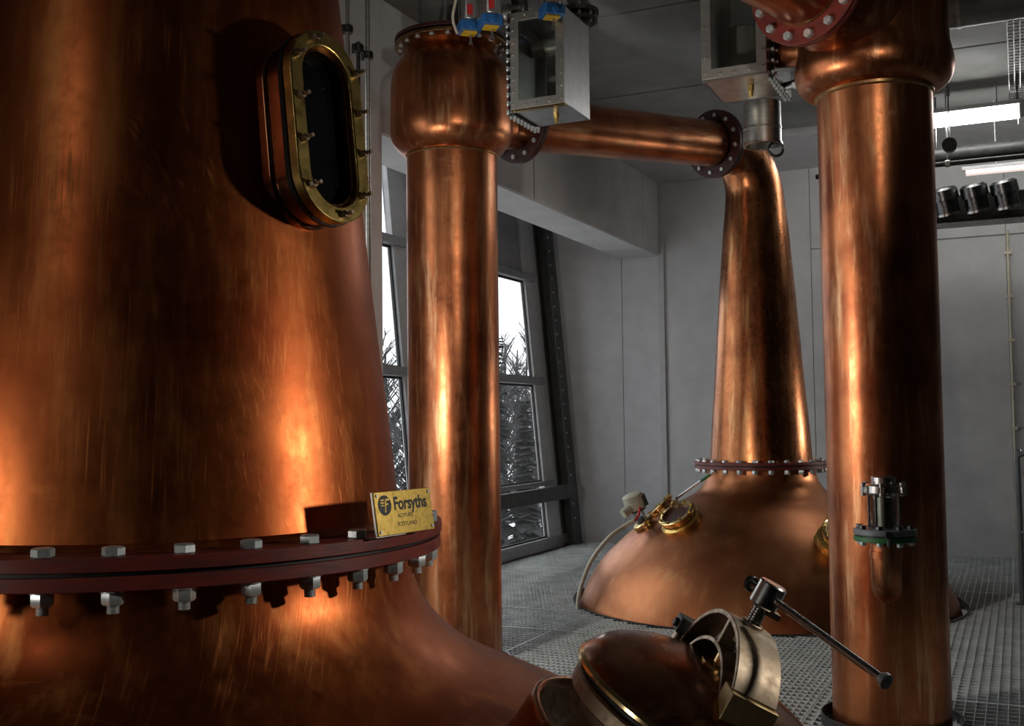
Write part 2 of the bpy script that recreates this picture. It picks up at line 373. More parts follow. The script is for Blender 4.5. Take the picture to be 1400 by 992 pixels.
for (cx, cy), r in HR[2:3]:
    mm = MB(); mm.lathe([(r, 0.0), (r + 0.006, 0.0), (r + 0.006, 0.05), (r, 0.05)], 48, TR(cx, cy, 0), close=True)
    obj('hole_collar', mm, BLACKR, floor)
m = MB(); m.box((-1.9, T0, LOW - 0.2), (S1 + 0.2, 0.3, LOW)); room_struct('lower_floor', m, DARK)  # near-black colour stands for the darkness below the grating
m = MB(); m.box((-1.07, -12, 0.0), (-1.055, -0.02, 0.13)); room_struct('baseboard_left', m, FRAMEM)

# window facade: leaning outward, local frame: x along the wall, y up the slope, z outward
sl = -0.0895
FM = RM @ Matrix(((0, sl, -1, -1.068), (1, 0, 0, 0), (0, 1, sl, 0), (0, 0, 0, 1)))   # (a,b,c) -> s = -1.068 + sl*b - c, t = a, z = b + sl*c
def window(name, t1, label_post):
    t0 = t1 - 2.42
    root = bpy.data.objects.new(name, None); COL.objects.link(root); root.matrix_local = FM; root['kind'] = 'structure'
    def bars(nm, boxes, mat, bev=0.004):
        for b in boxes:
            mm = MB(); mm.box((b[0], b[2], b[4]), (b[1], b[3], b[5])); obj(nm, mm, mat, root, bev=bev)
    zs = [(0.13, 0.55), (0.76, 1.86), (1.94, 3.06)]
    for a, b in zs:
        mm = MB(); mm.box((t0, a, 0.05), (t1, b, 0.062)); obj('pane', mm, GLASS, root)
        mm = MB(); mm.frame([(t0, a), (t1, a), (t1, b), (t0, b)], [(t0 + 0.02, a + 0.02), (t1 - 0.02, a + 0.02), (t1 - 0.02, b - 0.02), (t0 + 0.02, b - 0.02)], 0.03, 0.05)
        obj('gasket', mm, BLACKR, root)
    bars('transom', [(t0, t1 + 0.2, 1.86, 1.94, -0.04, 0.07), (t0, t1 + 0.2, 3.06, 3.14, -0.04, 0.07), (t0, t1 + 0.2, 0.0, 0.13, -0.02, 0.08), (t0, t1 + 0.2, 0.55, 0.60, -0.02, 0.07), (t0, t1 + 0.2, 0.71, 0.76, -0.03, 0.07)], FRAMEM)
    bars('reveal', [(t1, t1 + (0.82 if name == 'window_1' else 0.26), 0.13, 3.9, 0.0, 0.07), (t0 - 0.26, t0, 0.13, 3.9, 0.0, 0.07)], REVEAL)
    return root, t0
w1, t0 = window('window_1', -0.84, 0)
mm = MB(); mm.box((t0, 3.14, 0.03), (-0.84, 3.95, 0.06)); obj('spandrel_panel', mm, FRAMEM, w1)
w2, t0 = window('window_2', -3.78, 0)
mm = MB(); mm.box((t0, 3.14, 0.05), (-3.78, 3.95, 0.062)); obj('pane', mm, GLASS, w2)
w3, t0 = window('window_3', -6.72, 0)
mm = MB(); mm.box((t0, 3.14, 0.05), (-6.72, 3.95, 0.062)); obj('pane', mm, GLASS, w3)
# dark steel posts and sill rail in front of the glazing
for i, tp in enumerate((-0.36, -3.32, -6.26)):
    root = bpy.data.objects.new('trim_%d' % (i + 1), None); COL.objects.link(root); root.matrix_local = FM; root['kind'] = 'structure'
    mm = MB(); mm.box((tp - 0.11, 0.0, -0.16), (tp + 0.11, 3.95, -0.145)); mm.box((tp - 0.11, 0.0, -0.015), (tp + 0.11, 3.95, 0.0)); mm.box((tp - 0.006, 0, -0.15), (tp + 0.006, 3.95, 0.0))
    obj('steel_post', mm, POSTM, root)
    mm = MB()
    for k in range(22): mm.cyl((tp - 0.07, 0.3 + k * 0.165, -0.16), (tp - 0.07, 0.3 + k * 0.165, -0.172), 0.010, n=6)
    obj('bolt_row', mm, ZINC, root)
root = bpy.data.objects.new('trim_4', None); COL.objects.link(root); root.matrix_local = FM; root['kind'] = 'structure'
mm = MB(); mm.box((-9.3, 0.55, -0.28), (-0.60, 0.70, -0.17)); obj('sill_rail', mm, POSTM, root, bev=0.01)
# outside
m = MB(); m.box((-90, -60, -4.2), (-2.0, 110, -4.0)); m.box((-2.0, 0.4, -4.2), (30, 110, -4.0)); g = room_struct('ground', m, SNOW)

# ------------------------------------------------------------------ bolts
def hexpoly(r, a0=0): return [(r * cos(a0 + k * pi / 3), r * sin(a0 + k * pi / 3)) for k in range(6)]
def bolt_mb(R, h, shank=0.0, tip=0.0):
    m = MB(); m.lathe([(0.0001, h), (R * 0.84, h), (R, h * 0.84), (R, 0.08 * h), (R * 0.9, 0)], 6)
    m.lathe([(R * 1.05, 0), (R * 1.05, -0.0), (R * 0.5, 0)], 6)
    if tip:
        n = 5; pr = []
        for k in range(n): pr += [(R * 0.50, -shank - tip * (k + 0.1) / n), (R * 0.56, -shank - tip * (k + 0.5) / n)]
        m.lathe([(0.0001, 0), (R * 0.5, 0), (R * 0.5, -shank)] + pr + [(R * 0.5, -shank - tip), (0.0001, -shank - tip)], 12)
    return m
def nut_mb(R, h):
    m = MB(); m.lathe([(R * 0.5, 0), (R * 0.9, 0), (R, -0.1 * h), (R, -0.85 * h), (R * 0.85, -h), (R * 0.5, -h)], 6)
    m.lathe([(R * 0.5, 0.001), (R * 1.12, 0.001), (R * 1.12, -0.0025), (R * 0.5, -0.0025)], 18); return m
def ring_bolts(parent, n, rad, th0, z, me, name='bolt', center=(0, 0), M=None, skip=None, jit=0.5):
    for i in range(n):
        a = th0 + 2 * pi * i / n
        if skip and skip(a): continue
        T = TR(center[0] + rad * cos(a), center[1] + rad * sin(a), z) @ Matrix.Rotation(random.uniform(-jit, jit), 4, 'Z')
        obj(name, me, None, parent, T if M is None else M @ T)

# ------------------------------------------------------------------ near pot still
NA = Vector((-0.8385, 2.6, 0))
near = thing('pot_still', 'large copper pot still filling the left foreground, oval brass sight window in its neck', 'still', TR(*NA))
prof = [(1.9, -0.6), (1.85, -0.1), (1.72, 0.17), (1.55, 0.39), (1.35, 0.57), (1.2, 0.672), (1.07, 0.745), (0.95, 0.803), (0.82, 0.863), (0.73, 0.916), (0.655, 0.985), (0.613, 1.05), (0.595, 1.11), (0.59, 1.165)]
m = MB(); m.lathe(sprof(prof, 5), 128); obj('still_body', m, COP, near, ang=60)
prof = [(0.575, 1.19), (0.572, 1.215), (0.562, 1.28), (0.545, 1.43), (0.527, 1.57), (0.503, 1.77), (0.478, 1.99), (0.452, 2.25), (0.425, 2.49), (0.395, 2.8), (0.36, 3.1), (0.32, 3.35)]
m = MB(); m.lathe(sprof(prof, 4), 128)
obj('still_neck', m, COP, near, ang=60)
m = MB(); m.lathe([(0.575, 1.1915), (0.667, 1.1915), (0.667, 1.217), (0.66, 1.218), (0.574, 1.218)], 128, close=True); obj('upper_flange', m, REDP, near, bev=0.0015)
m = MB(); m.lathe([(0.585, 1.157), (0.664, 1.157), (0.664, 1.183), (0.585, 1.183)], 128, close=True); obj('lower_flange', m, REDP, near, bev=0.0015)
m = MB(); m.lathe([(0.585, 1.183), (0.652, 1.183), (0.652, 1.1915), (0.585, 1.1915)], 128, close=True); obj('gasket', m, BLACKR, near)
m = MB(); m.lathe([(0.5725, 1.216), (0.582, 1.219), (0.577, 1.226), (0.568, 1.232)], 128); obj('weld_bead', m, COP, near)
BIG = mesh('bolt', bolt_mb(0.0205, 0.016, 0.085, 0.018), ZINC); BIGN = mesh('nut', nut_mb(0.0205, 0.026), ZINC)
TH0 = -1.567
ring_bolts(near, 33, 0.6394, TH0, 1.2185, BIG)
ring_bolts(near, 33, 0.6394, TH0, 1.157, BIGN, 'nut')
# maker's plate
fr = frame_mat(Vector((-0.272, 2.205, 1.219)) - NA, Vector((0.838, -0.545, 0.0)).cross(Vector((0, 0, 1))).cross(Vector((0, 0, 1))) * -1, (0.545, 0.838, 0))
dx = Vector((0.545, 0.838, 0)).normalized(); nrm = Vector((0.838, -0.545, 0)).normalized(); up = (Vector((0, 0, 1)) - nrm * 0.16).normalized()
PM = Matrix((dx, up, dx.cross(up))).transposed().to_4x4(); PM.translation = Vector((-0.272, 2.205, 1.221)) - NA
plate = thing('name_plate', '', '', None); del plate['label']; del plate['category']; plate.parent = near; plate.matrix_local = PM
plate['label'] = "engraved brass maker's plate on a bent steel bracket"
m = MB(); m.box((0, 0, 0), (0.185, 0.089, 0.003)); PLM = metal('engraved_brass', (0.72, 0.50, 0.13), (0.36, 0.25, 0.07), 0.30, 0.5, 55, 1, None, 0.001); obj('brass_sheet', m, PLM, plate, bev=0.001)
m = MB(); m.box((-0.003, 0.0, -0.003), (0.183, 0.089, 0.0)); m.box((-0.003, -0.002, -0.045), (0.09, 0.0, 0.0)); obj('bracket', m, STEEL, plate)
m = MB()
for x, y in ((0.008, 0.008), (0.177, 0.008), (0.008, 0.081), (0.177, 0.081)): m.cyl((x, y, 0.003), (x, y, 0.0055), 0.0032, n=10)
obj('screw', m, ZINC, plate, kind='stuff')
m = MB(); m.cyl((0.030, 0.061, 0.003), (0.030, 0.061, 0.0036), 0.0205, n=40); obj('emblem_disc', m, BLACKINK, plate)
m = MB()
sh = 0.18
def skb(x0, y0, x1, y1): m.add([(x0 + sh * y0, y0, 0), (x1 + sh * y0, y0, 0), (x1 + sh * y1, y1, 0), (x0 + sh * y1, y1, 0), (x0 + sh * y0, y0, 0.0006), (x1 + sh * y0, y0, 0.0006), (x1 + sh * y1, y1, 0.0006), (x0 + sh * y1, y1, 0.0006)],
      [(0, 3, 2, 1), (4, 5, 6, 7), (0, 1, 5, 4), (1, 2, 6, 5), (2, 3, 7, 6), (3, 0, 4, 7)], TR(0.030, 0.061, 0.0036))
skb(0.000, -0.014, 0.0035, 0.013); skb(0.000, 0.0095, 0.013, 0.013); skb(0.0035, 0.0005, 0.010, 0.0035)
skb(-0.014, 0.0095, -0.002, 0.0120); skb(-0.014, 0.0040, -0.002, 0.0065); skb(-0.012, -0.0015, -0.002, 0.0010)
obj('emblem_mark', m, PLM, plate)
def text(s_, size, x, y, parent, off=0.0, name='lettering', z=0.003, sx=1.0, mat=BLACKINK, M=None, ext=0.0004):
    cu = bpy.data.curves.new(name, 'FONT'); cu.body = s_; cu.size = size; cu.offset = off; cu.extrude = ext
    t = bpy.data.objects.new(name, cu); COL.objects.link(t); bpy.context.view_layer.update()
    me = bpy.data.meshes.new_from_object(t.evaluated_get(bpy.context.evaluated_depsgraph_get())); bpy.data.objects.remove(t)
    me.materials.clear(); me.materials.append(mat)
    o = bpy.data.objects.new(name, me); COL.objects.link(o); o.parent = parent
    o.matrix_local = (M or Matrix()) @ TR(x, y, z) @ Matrix.Diagonal((sx, 1, 1, 1)); return o
text('Forsyths', 0.037, 0.058, 0.050, plate, 0.0011, sx=0.86)
text('ROTHES', 0.012, 0.068, 0.033, plate, 0.0, sx=1.1)
text('SCOTLAND', 0.012, 0.064, 0.016, plate, 0.0, sx=1.0)
# oval sight window
AZ = radians(-35)
nz = Vector((cos(AZ), sin(AZ), 0.113)).normalized(); OC = Vector((cos(AZ) * 0.480, sin(AZ) * 0.480, 2.062))
SM = frame_mat(OC, nz, Vector((-sin(AZ), cos(AZ), 0)))
sw = bpy.data.objects.new('sight_window', None); COL.objects.link(sw); sw.parent = near; sw.matrix_local = SM; sw['label'] = 'oval brass framed sight window with dark glass'
def oval(rx, half, n=14):
    p = []
    for k in range(n + 1): a = -pi + pi * k / n; p.append((rx * cos(a), -half + rx * sin(a)))
    for k in range(n + 1): a = pi * k / n; p.append((rx * cos(a), half + rx * sin(a)))
    return p
m = MB(); m.frame(oval(0.104, 0.104), oval(0.070, 0.104), 0.062, 0.088); obj('brass_frame', m, BRASS, sw, bev=0.003)
m = MB(); m.frame(oval(0.093, 0.104), oval(0.074, 0.104), -0.06, 0.061); obj('window_neck', m, COPL, sw)
m = MB(); m.frame(oval(0.101, 0.104), oval(0.090, 0.104), -0.05, 0.004); obj('weld_collar', m, COPL, sw, bev=0.006)
m = MB(); m.frame(oval(0.106, 0.104), oval(0.080, 0.104), 0.050, 0.0615); obj('back_frame', m, BLACKR, sw, bev=0.001)
m = MB(); m.frame(oval(0.0702, 0.104), oval(0.062, 0.104), 0.035, 0.075); obj('inner_ring', m, COPL, sw)
m = MB(); m.prism(oval(0.063, 0.104), 0.042, 0.050); obj('glass', m, DGLASS, sw)
STUD = mesh('stud', MB().cyl((0, 0, 0.012), (0, 0, 0.030), 0.0042, n=10).lathe([(0.0001, 0.014), (0.0075, 0.014), (0.0085, 0.011), (0.0085, 0.0)], 6), BRONZE)
for x, y in ((0.0, 0.1906), (0.0, -0.1906), (0.087, 0.135), (-0.087, 0.135), (0.087, 0.045), (-0.087, 0.045), (0.087, -0.045), (-0.087, -0.045), (0.075, -0.14), (-0.075, -0.14)):
    if y == 0.1906: x = -0.03; y = 0.184
    if y == -0.1906: x = 0.01
    obj('stud', STUD, None, sw, TR(x, y, 0.088) @ Matrix.Rotation(random.uniform(0, 1), 4, 'Z'))
# shoulder manhole
LC = Vector((0.3382, 2.05, 0.8963)); la = Vector((0.4729, -0.1006, 0.8754)); lt = Vector((0.0267, -0.9914, -0.1284))
le = lt.cross(la)
LM = Matrix((-le, lt * 1.0, la)).transposed().to_4x4()
if LM.determinant() < 0: LM = Matrix((-le, lt, la)).transposed().to_4x4()
# x = -e (down right in the photograph), y = -t keeps it right handed
LM = Matrix((-le, (-le).cross(lt) * 0 + la.cross(-le), la)).transposed().to_4x4(); LM.translation = LC - NA
ysign = 1 if (LM.to_3x3() @ Vector((0, 1, 0))).dot(lt) > 0 else -1      # +1: local +y is towards the camera
mh = bpy.data.objects.new('manhole', None); COL.objects.link(mh); mh.parent = near; mh.matrix_local = LM; mh['label'] = 'round shoulder manhole with domed copper lid and clamp'
m = MB(); m.lathe(sprof([(0.218, -0.020), (0.214, -0.05), (0.205, -0.10), (0.21, -0.13)], 3) + [(0.222, -0.165), (0.250, -0.150), (0.272, -0.118), (0.280, -0.102)], 72); obj('manhole_neck', m, BRONZE, mh, ang=50)
m = MB(); m.lathe(sprof([(0.274, -0.108), (0.281, -0.098), (0.290, -0.096), (0.296, -0.106), (0.300, -0.16), (0.31, -0.24), (0.32, -0.34)], 4), 72); obj('base_ring', m, COPL, mh, ang=60)
m = MB(); m.lathe([(0.19, -0.046), (0.238, -0.046), (0.244, -0.042), (0.244, -0.018), (0.240, -0.014), (0.19, -0.014)], 72, close=True); obj('lower_rim', m, BRONZE, mh)
m = MB(); m.lathe([(0.19, -0.014), (0.230, -0.014), (0.230, 0.0), (0.19, 0.0)], 72, close=True); obj('gasket', m, BLACKR, mh)
m = MB(); m.lathe(sprof([(0.249, 0.0), (0.253, 0.007), (0.249, 0.016), (0.240, 0.030), (0.220, 0.052), (0.18, 0.076), (0.12, 0.094), (0.06, 0.101), (0.001, 0.103)], 4) + [], 96); m.lathe([(0.2, 0.0), (0.249, 0.0)], 96); obj('lid_dome', m, COPL, mh, ang=60)
m = MB(); m.lathe([(0.2500, 0.001), (0.2545, 0.004), (0.2545, 0.010), (0.2490, 0.0165)], 96); obj('lid_edge', m, GOLD, mh)
# brass boss
m = MB(); m.lathe([(0.0001, 0.095), (0.050, 0.095), (0.050, 0.106), (0.030, 0.110), (0.030, 0.128), (0.026, 0.132), (0.0001, 0.132)], 32); obj('brass_boss', m, GOLD, mh, bev=0.001)
# bridge clamp: channel section arch in the local y-z plane, width along x
def arch(ro, ri, n=22, near=radians(30)):
    po, pi_ = [], []
    a0, a1 = (near, pi) if ysign > 0 else (0.0, pi - near)
    for k in range(n + 1):
        a = a0 + (a1 - a0) * k / n
        po.append((ro[0] * cos(a), ro[1] * sin(a))); pi_.append((ri[0] * cos(a), ri[1] * sin(a)))
    return po, pi_
def arch_strip(m, ro, ri, x0, x1, base):
    po, pi_ = arch(ro, ri); n = len(po); vs = []; fs = []
    for (y, z) in po: vs.append((x0, y, z + base))
    for (y, z) in pi_: vs.append((x0, y, z + base))
    for (y, z) in po: vs.append((x1, y, z + base))
    for (y, z) in pi_: vs.append((x1, y, z + base))
    for i in range(n - 1):
        j = i + 1
        fs += [(i, j, n + j, n + i), (2 * n + j, 2 * n + i, 3 * n + i, 3 * n + j), (j, i, 2 * n + i, 2 * n + j), (n + i, n + j, 3 * n + j, 3 * n + i)]
    fs += [(0, n, 3 * n, 2 * n), (n - 1, 2 * n - 1, 4 * n - 1, 3 * n - 1)]
    m.add(vs, fs)
m = MB(); base = 0.040
arch_strip(m, (0.205, 0.160), (0.195, 0.150), -0.042, 0.042, base)      # outer flange
arch_strip(m, (0.152, 0.105), (0.143, 0.096), -0.042, 0.042, base)      # inner flange
arch_strip(m, (0.199, 0.154), (0.147, 0.100), -0.006, 0.006, base)      # web
m.box((-0.042, -0.006, base + 0.098), (0.042, 0.006, base + 0.156))      # central rib
m.cyl((0, 0, base + 0.12), (0, 0, base + 0.166), 0.022, n=20)
obj('bridge_clamp', m, BRONZE, mh, bev=0.0015, ang=40)
m = MB(); y = ysign * 0.165; m.box((-0.044, y - 0.026, 0.020), (0.044, y + 0.030, 0.118)); m.cyl((-0.056, y, 0.05), (0.056, y, 0.05), 0.010, n=12); obj('hinge_block', m, RBRASS, mh, bev=0.002)
m = MB(); y = -ysign * 0.175; m.box((-0.040, y - 0.034, -0.03), (0.040, y + 0.034, 0.040)); obj('hinge_block', m, RBRASS, mh, bev=0.002)
m = MB(); y = -ysign * 0.215
m.box((-0.052, y - 0.012, -0.02), (-0.028, y + 0.012, 0.085)); obj('hinge_lug', m, BRONZE, mh, bev=0.003)
m = MB(); m.box((-0.058, y - 0.02, 0.085), (-0.020, y + 0.02, 0.118)); m.cyl((-0.065, y, 0.10), (-0.01, y, 0.10), 0.009, n=10); obj('lock_block', m, BLACKR, mh, bev=0.002)
# screw
pr = [(0.0001, 0.125)]
z = 0.125
while z < 0.240:
    pr += [(0.0125, z), (0.0155, z + 0.0022), (0.0125, z + 0.0044)]; z += 0.0052
pr += [(0.0001, 0.243)]
m = MB(); m.lathe(pr, 24); obj('clamp_screw', m, PSTEEL, mh)
m = MB(); m.lathe([(0.0001, 0.240), (0.024, 0.240), (0.0265, 0.243), (0.0265, 0.284), (0.024, 0.287), (0.0001, 0.287)], 32); obj('screw_head', m, PSTEEL, mh)
ph = 2.0595
hdir = (le * cos(ph) + lt * sin(ph)); Hc = LC + la * 0.262
h0 = Hc + hdir * 0.02; h1 = Hc + hdir * 0.29; hb = Hc - hdir * 0.045
m = MB(); m.cyl(hb - NA, h1 - NA, 0.0072, n=16); tb = obj('tommy_bar', m, PSTEEL, near)
m = MB(); m.cyl(h1 - NA, h1 + hdir * 0.008 - NA, 0.0135, n=20); m.cyl(h1 + hdir * -0.006 - NA, h1 - NA, 0.0095, n=16)
obj('bar_cap', m, ZINC, near, bev=0.001)
m = MB(); m.cyl(hb - hdir * 0.008 - NA, hb - NA, 0.0155, n=20); obj('bar_cap', m, DSTEEL, near, bev=0.001)
m = MB(); m.box((0.010, -0.014, 0.230), (0.036, 0.014, 0.241)); obj('keeper', m, BRONZE, mh)

# ------------------------------------------------------------------ far pot still
FA = Vector((2.0, 8.886, 0))
far = thing('pot_still', 'smaller copper pot still by the far wall, round portholes on its shoulder', 'still', TR(*FA))
prof = [(1.50, -0.35), (1.49, -0.15), (1.462, 0.0), (1.407, 0.13), (1.31, 0.29), (1.189, 0.417), (1.015, 0.569), (0.86, 0.665), (0.716, 0.75), (0.597, 0.808), (0.505, 0.867), (0.45, 0.94), (0.43, 1.00), (0.425, 1.045)]
m = MB(); m.lathe(sprof(prof, 4), 96); obj('still_body', m, COPB, far, ang=60)
el = Vector((-0.749, -0.663, 0))
def swept(zs): return [Vector((el.x * o, el.y * o, z)) for o, z, r in zs]
neck = [(0, 1.085, 0.405), (0, 1.28, 0.394), (0, 1.8, 0.352), (0, 2.4, 0.309), (0, 2.9, 0.268), (0, 3.12, 0.247), (0.005, 3.25, 0.235), (0.03, 3.36, 0.225), (0.085, 3.47, 0.215), (0.17, 3.555, 0.2), (0.28, 3.60, 0.185), (0.38, 3.615, 0.178), (0.475, 3.60, 0.177)]
m = MB(); pts = smooth_path([(el.x * o, el.y * o, z) for o, z, r in neck], 4); rr = [p.x for p in smooth_path([(r, 0, 0) for o, z, r in neck], 4)]
m.tube(pts, rr, 64, caps=False); obj('still_neck', m, COPF, far, ang=60)
m = MB(); m.lathe([(0.40, 1.082), (0.53, 1.082), (0.53, 1.105), (0.40, 1.105)], 72, close=True); obj('upper_flange', m, REDP, far, bev=0.002)
m = MB(); m.lathe([(0.42, 1.05), (0.53, 1.05), (0.53, 1.073), (0.42, 1.073)], 72, close=True); obj('lower_flange', m, REDP, far, bev=0.002)
m = MB(); m.lathe([(0.42, 1.073), (0.515, 1.073), (0.515, 1.082), (0.42, 1.082)], 72, close=True); obj('gasket', m, BLACKR, far)
MID = mesh('bolt', bolt_mb(0.022, 0.018), ZINC); MIDN = mesh('nut', nut_mb(0.022, 0.034), ZINC)
ring_bolts(far, 26, 0.50, 0.05, 1.106, MID); ring_bolts(far, 26, 0.50, 0.05, 1.05, MIDN, 'nut')
# portholes
def porthole(name, loc, nrm, R, h, mat_in, xh=(0, 0, 1), label=None):
    r = bpy.data.objects.new(name, None); COL.objects.link(r); r.parent = far; r.matrix_local = frame_mat(Vector(loc) - FA, nrm, xh)
    if label: r['label'] = label
    m = MB(); m.lathe([(R * 0.74, h), (R * 0.74, h - 0.03), (R * 0.98, h - 0.03), (R, h - 0.024), (R, h - 0.004), (R * 0.96, h)], 40, close=True); obj('porthole_ring', m, GOLD, r)
    m = MB(); m.lathe([(R * 0.72, -0.06), (R * 0.86, -0.06), (R * 0.86, h - 0.03), (R * 0.72, h - 0.03)], 40, close=True); obj('porthole_neck', m, GOLD, r)
    m = MB(); m.lathe([(R * 0.9, -0.05), (R * 1.06, -0.05), (R * 1.06, 0.012), (R * 0.9, 0.026)], 40); obj('weld_ring', m, BRASS, r)
    m = MB(); m.lathe([(0.0001, h - 0.02), (R * 0.75, h - 0.02)], 40); obj('glass', m, mat_in, r)
    m = MB()
    for k in range(8): a = k * pi / 4 + 0.2; m.cyl((R * 0.87 * cos(a), R * 0.87 * sin(a), h), (R * 0.87 * cos(a), R * 0.87 * sin(a), h + 0.014), 0.010, n=6)
    obj('porthole_bolt', m, BRASS, r, kind='stuff')
def nrmal(p, tilt):
    d = Vector((p[0] - FA.x, p[1] - FA.y, 0)).normalized(); return (d * sin(tilt) + Vector((0, 0, cos(tilt)))).normalized()
P1 = (1.272, 8.405, 0.672); porthole('porthole', P1, nrmal(P1, 0.62), 0.150, 0.085, REDD, label='front porthole with dark red glass')
P2 = (1.24, 9.02, 0.68); porthole('porthole', P2, nrmal(P2, 0.75), 0.145, 0.085, DGLASS)
P3 = (2.30, 7.86, 0.57); porthole('porthole', P3, nrmal(P3, 0.75), 0.145, 0.085, DGLASS)
P4 = (1.056, 8.782, 0.600); 
m = MB(); PB = frame_mat(Vector(P4) - FA, nrmal(P4, 0.7), (0, 0, 1)); m.lathe([(0.0001, 0.06), (0.085, 0.06), (0.095, 0.05), (0.095, 0.03), (0.075, 0.025), (0.08, -0.04)], 32, PB); obj('brass_port', m, GOLD, far, bev=0.002)
# striped rod to the flange
a_ = Vector((1.33, 9.02, 0.80)) - FA; b_ = Vector((1.575, 8.60, 1.04)) - FA
m = MB(); m.cyl(a_, b_, 0.011, n=10); obj('tie_rod', m, ALU, far, kind='stuff'); m = MB(); m.cyl(a_.lerp(b_, 0.66), a_.lerp(b_, 0.9), 0.013, n=10); obj('rod_sleeve', m, GREEN, far)

# sensor standing on the brass port
sn = nrmal(P4, 0.7); S0 = Vector(P4) + sn * 0.062
SMx = frame_mat(S0, (-0.36, -0.12, 0.92), (1, 0, 0))
sen = thing('level_sensor', 'cream sensor head on steel legs on the left shoulder of the far still', 'sensor', SMx)
m = MB()
for x, y in ((-0.03, -0.03), (0.03, -0.03), (0.03, 0.03), (-0.03, 0.03)): m.cyl((x, y, -0.03), (x, y, 0.11), 0.009, n=8)
obj('sensor_leg', m, ALU, sen, kind='stuff')
m = MB(); m.lathe([(0.0001, -0.03), (0.045, -0.03), (0.045, 0.02), (0.02, 0.03), (0.0001, 0.03)], 20); obj('base_clamp', m, GREYP, sen)
m = MB(); m.lathe(sprof([(0.0001, 0.10), (0.07, 0.10), (0.082, 0.115), (0.082, 0.20), (0.07, 0.225), (0.0001, 0.23)], 2), 28); obj('sensor_head', m, CREAM, sen, ang=40)
m = MB(); m.cyl((-0.06, -0.05, 0.13), (-0.12, -0.08, 0.12), 0.038, n=16); obj('cable_gland', m, CREAM, sen)
m = MB(); m.lathe([(0.0001, 0.085), (0.07, 0.085), (0.07, 0.1), (0.0001, 0.1)], 24); m.box((0.04, -0.05, 0.11), (0.098, 0.05, 0.19)); obj('black_cover', m, BLACKR, sen, bev=0.003)
cpts = smooth_path([(0.935, 8.60, 0.66), (0.84, 8.58, 0.61), (0.73, 8.57, 0.53), (0.60, 8.56, 0.37), (0.525, 8.55, 0.20), (0.490, 8.55, 0.06), (0.48, 8.55, -0.10)], 6)
m = MB(); m.tube(cpts, 0.017, 12); tag(obj('sensor_cable', m, CABLE), 'cream cable hanging from the sensor to the grating beside the far still', 'cable')
m = MB(); m.tube(smooth_path([(0.99, 8.66, 0.76), (0.975, 8.63, 0.70), (0.935, 8.60, 0.655)], 4), 0.010, 8); o = obj('cable_sleeve', m, REDT, sen); o.matrix_local = SMx.inverted()

# ------------------------------------------------------------------ columns
MA = Vector((-0.363, 6.8, 0))
mid = thing('copper_column', 'tall copper condenser column standing between the two stills', 'column', TR(*MA))
m = MB(); m.lathe([(0.284, -1.5), (0.284, 1.0), (0.284, 3.095), (0.284, 3.11)], 96); obj('shaft', m, COPC, mid, ang=60)
m = MB(); m.lathe([(0.284, 3.088), (0.290, 3.094), (0.290, 3.102), (0.286, 3.108)], 96); obj('weld_bead', m, WELD, mid)
m = MB(); m.lathe(sprof([(0.284, 3.105), (0.325, 3.135), (0.368, 3.19), (0.383, 3.26), (0.380, 3.4), (0.378, 3.54), (0.36, 3.64), (0.315, 3.71), (0.275, 3.755), (0.268, 3.80)], 4), 96); obj('bulb', m, COPC, mid, ang=60)
m = MB(); m.lathe([(0.26, 3.79), (0.352, 3.79), (0.352, 3.812), (0.26, 3.812)], 72, close=True); obj('lower_flange', m, DBRASS, mid, bev=0.002)
m = MB(); m.lathe([(0.20, 3.824), (0.352, 3.824), (0.352, 3.846), (0.20, 3.846)], 72, close=True); obj('upper_flange', m, REDD, mid, bev=0.002)
SMB = mesh('bolt', bolt_mb(0.016, 0.014, 0.0, 0.0), ZINC)
for i in range(20):
    a = 2 * pi * i / 20; obj('bolt', SMB, None, mid, TR(0.318 * cos(a), 0.318 * sin(a), 3.79) @ Matrix.Rotation(pi, 4, 'X'))
m = MB(); m.lathe([(0.20, 3.846), (0.20, 4.262)], 48); obj('vapour_pipe', m, LAG, mid)
# lyne arm between far still and middle column
pa = Vector((-0.363, 6.8, 3.365)); pb = Vector((2.0, 8.886, 3.655)); pd = (pb - pa).normalized()
x0, x1, x2 = 0.33, 0.62, 3.15 - 0.50
arm = thing('copper_pipe', 'sloping copper pipe joining the far still to the middle column', 'pipe', frame_mat(pa, pd, (0, 0, 1)))
m = MB(); m.lathe([(0.177, 0.585), (0.177, 2.60)], 64); obj('pipe_run', m, COPC, arm, ang=60)
m = MB(); m.lathe([(0.21, 0.33), (0.19, 0.40), (0.177, 0.48), (0.177, 0.585)], 64); obj('pipe_stub', m, COPC, arm, ang=60)
FLB = mesh('bolt', bolt_mb(0.017, 0.014), ZINC)
for za in (0.57, 2.655):
    for dz in (-0.026, 0.004):
        m = MB(); m.lathe([(0.17, za + dz), (0.265, za + dz), (0.265, za + dz + 0.022), (0.17, za + dz + 0.022)], 64, close=True); obj('pipe_flange', m, REDD, arm, bev=0.002)
    for i in range(12):
        a = 2 * pi * i / 12 + 0.2
        obj('bolt', FLB, None, arm, TR(0.222 * cos(a), 0.222 * sin(a), za - 0.026) @ Matrix.Rotation(pi, 4, 'X'))

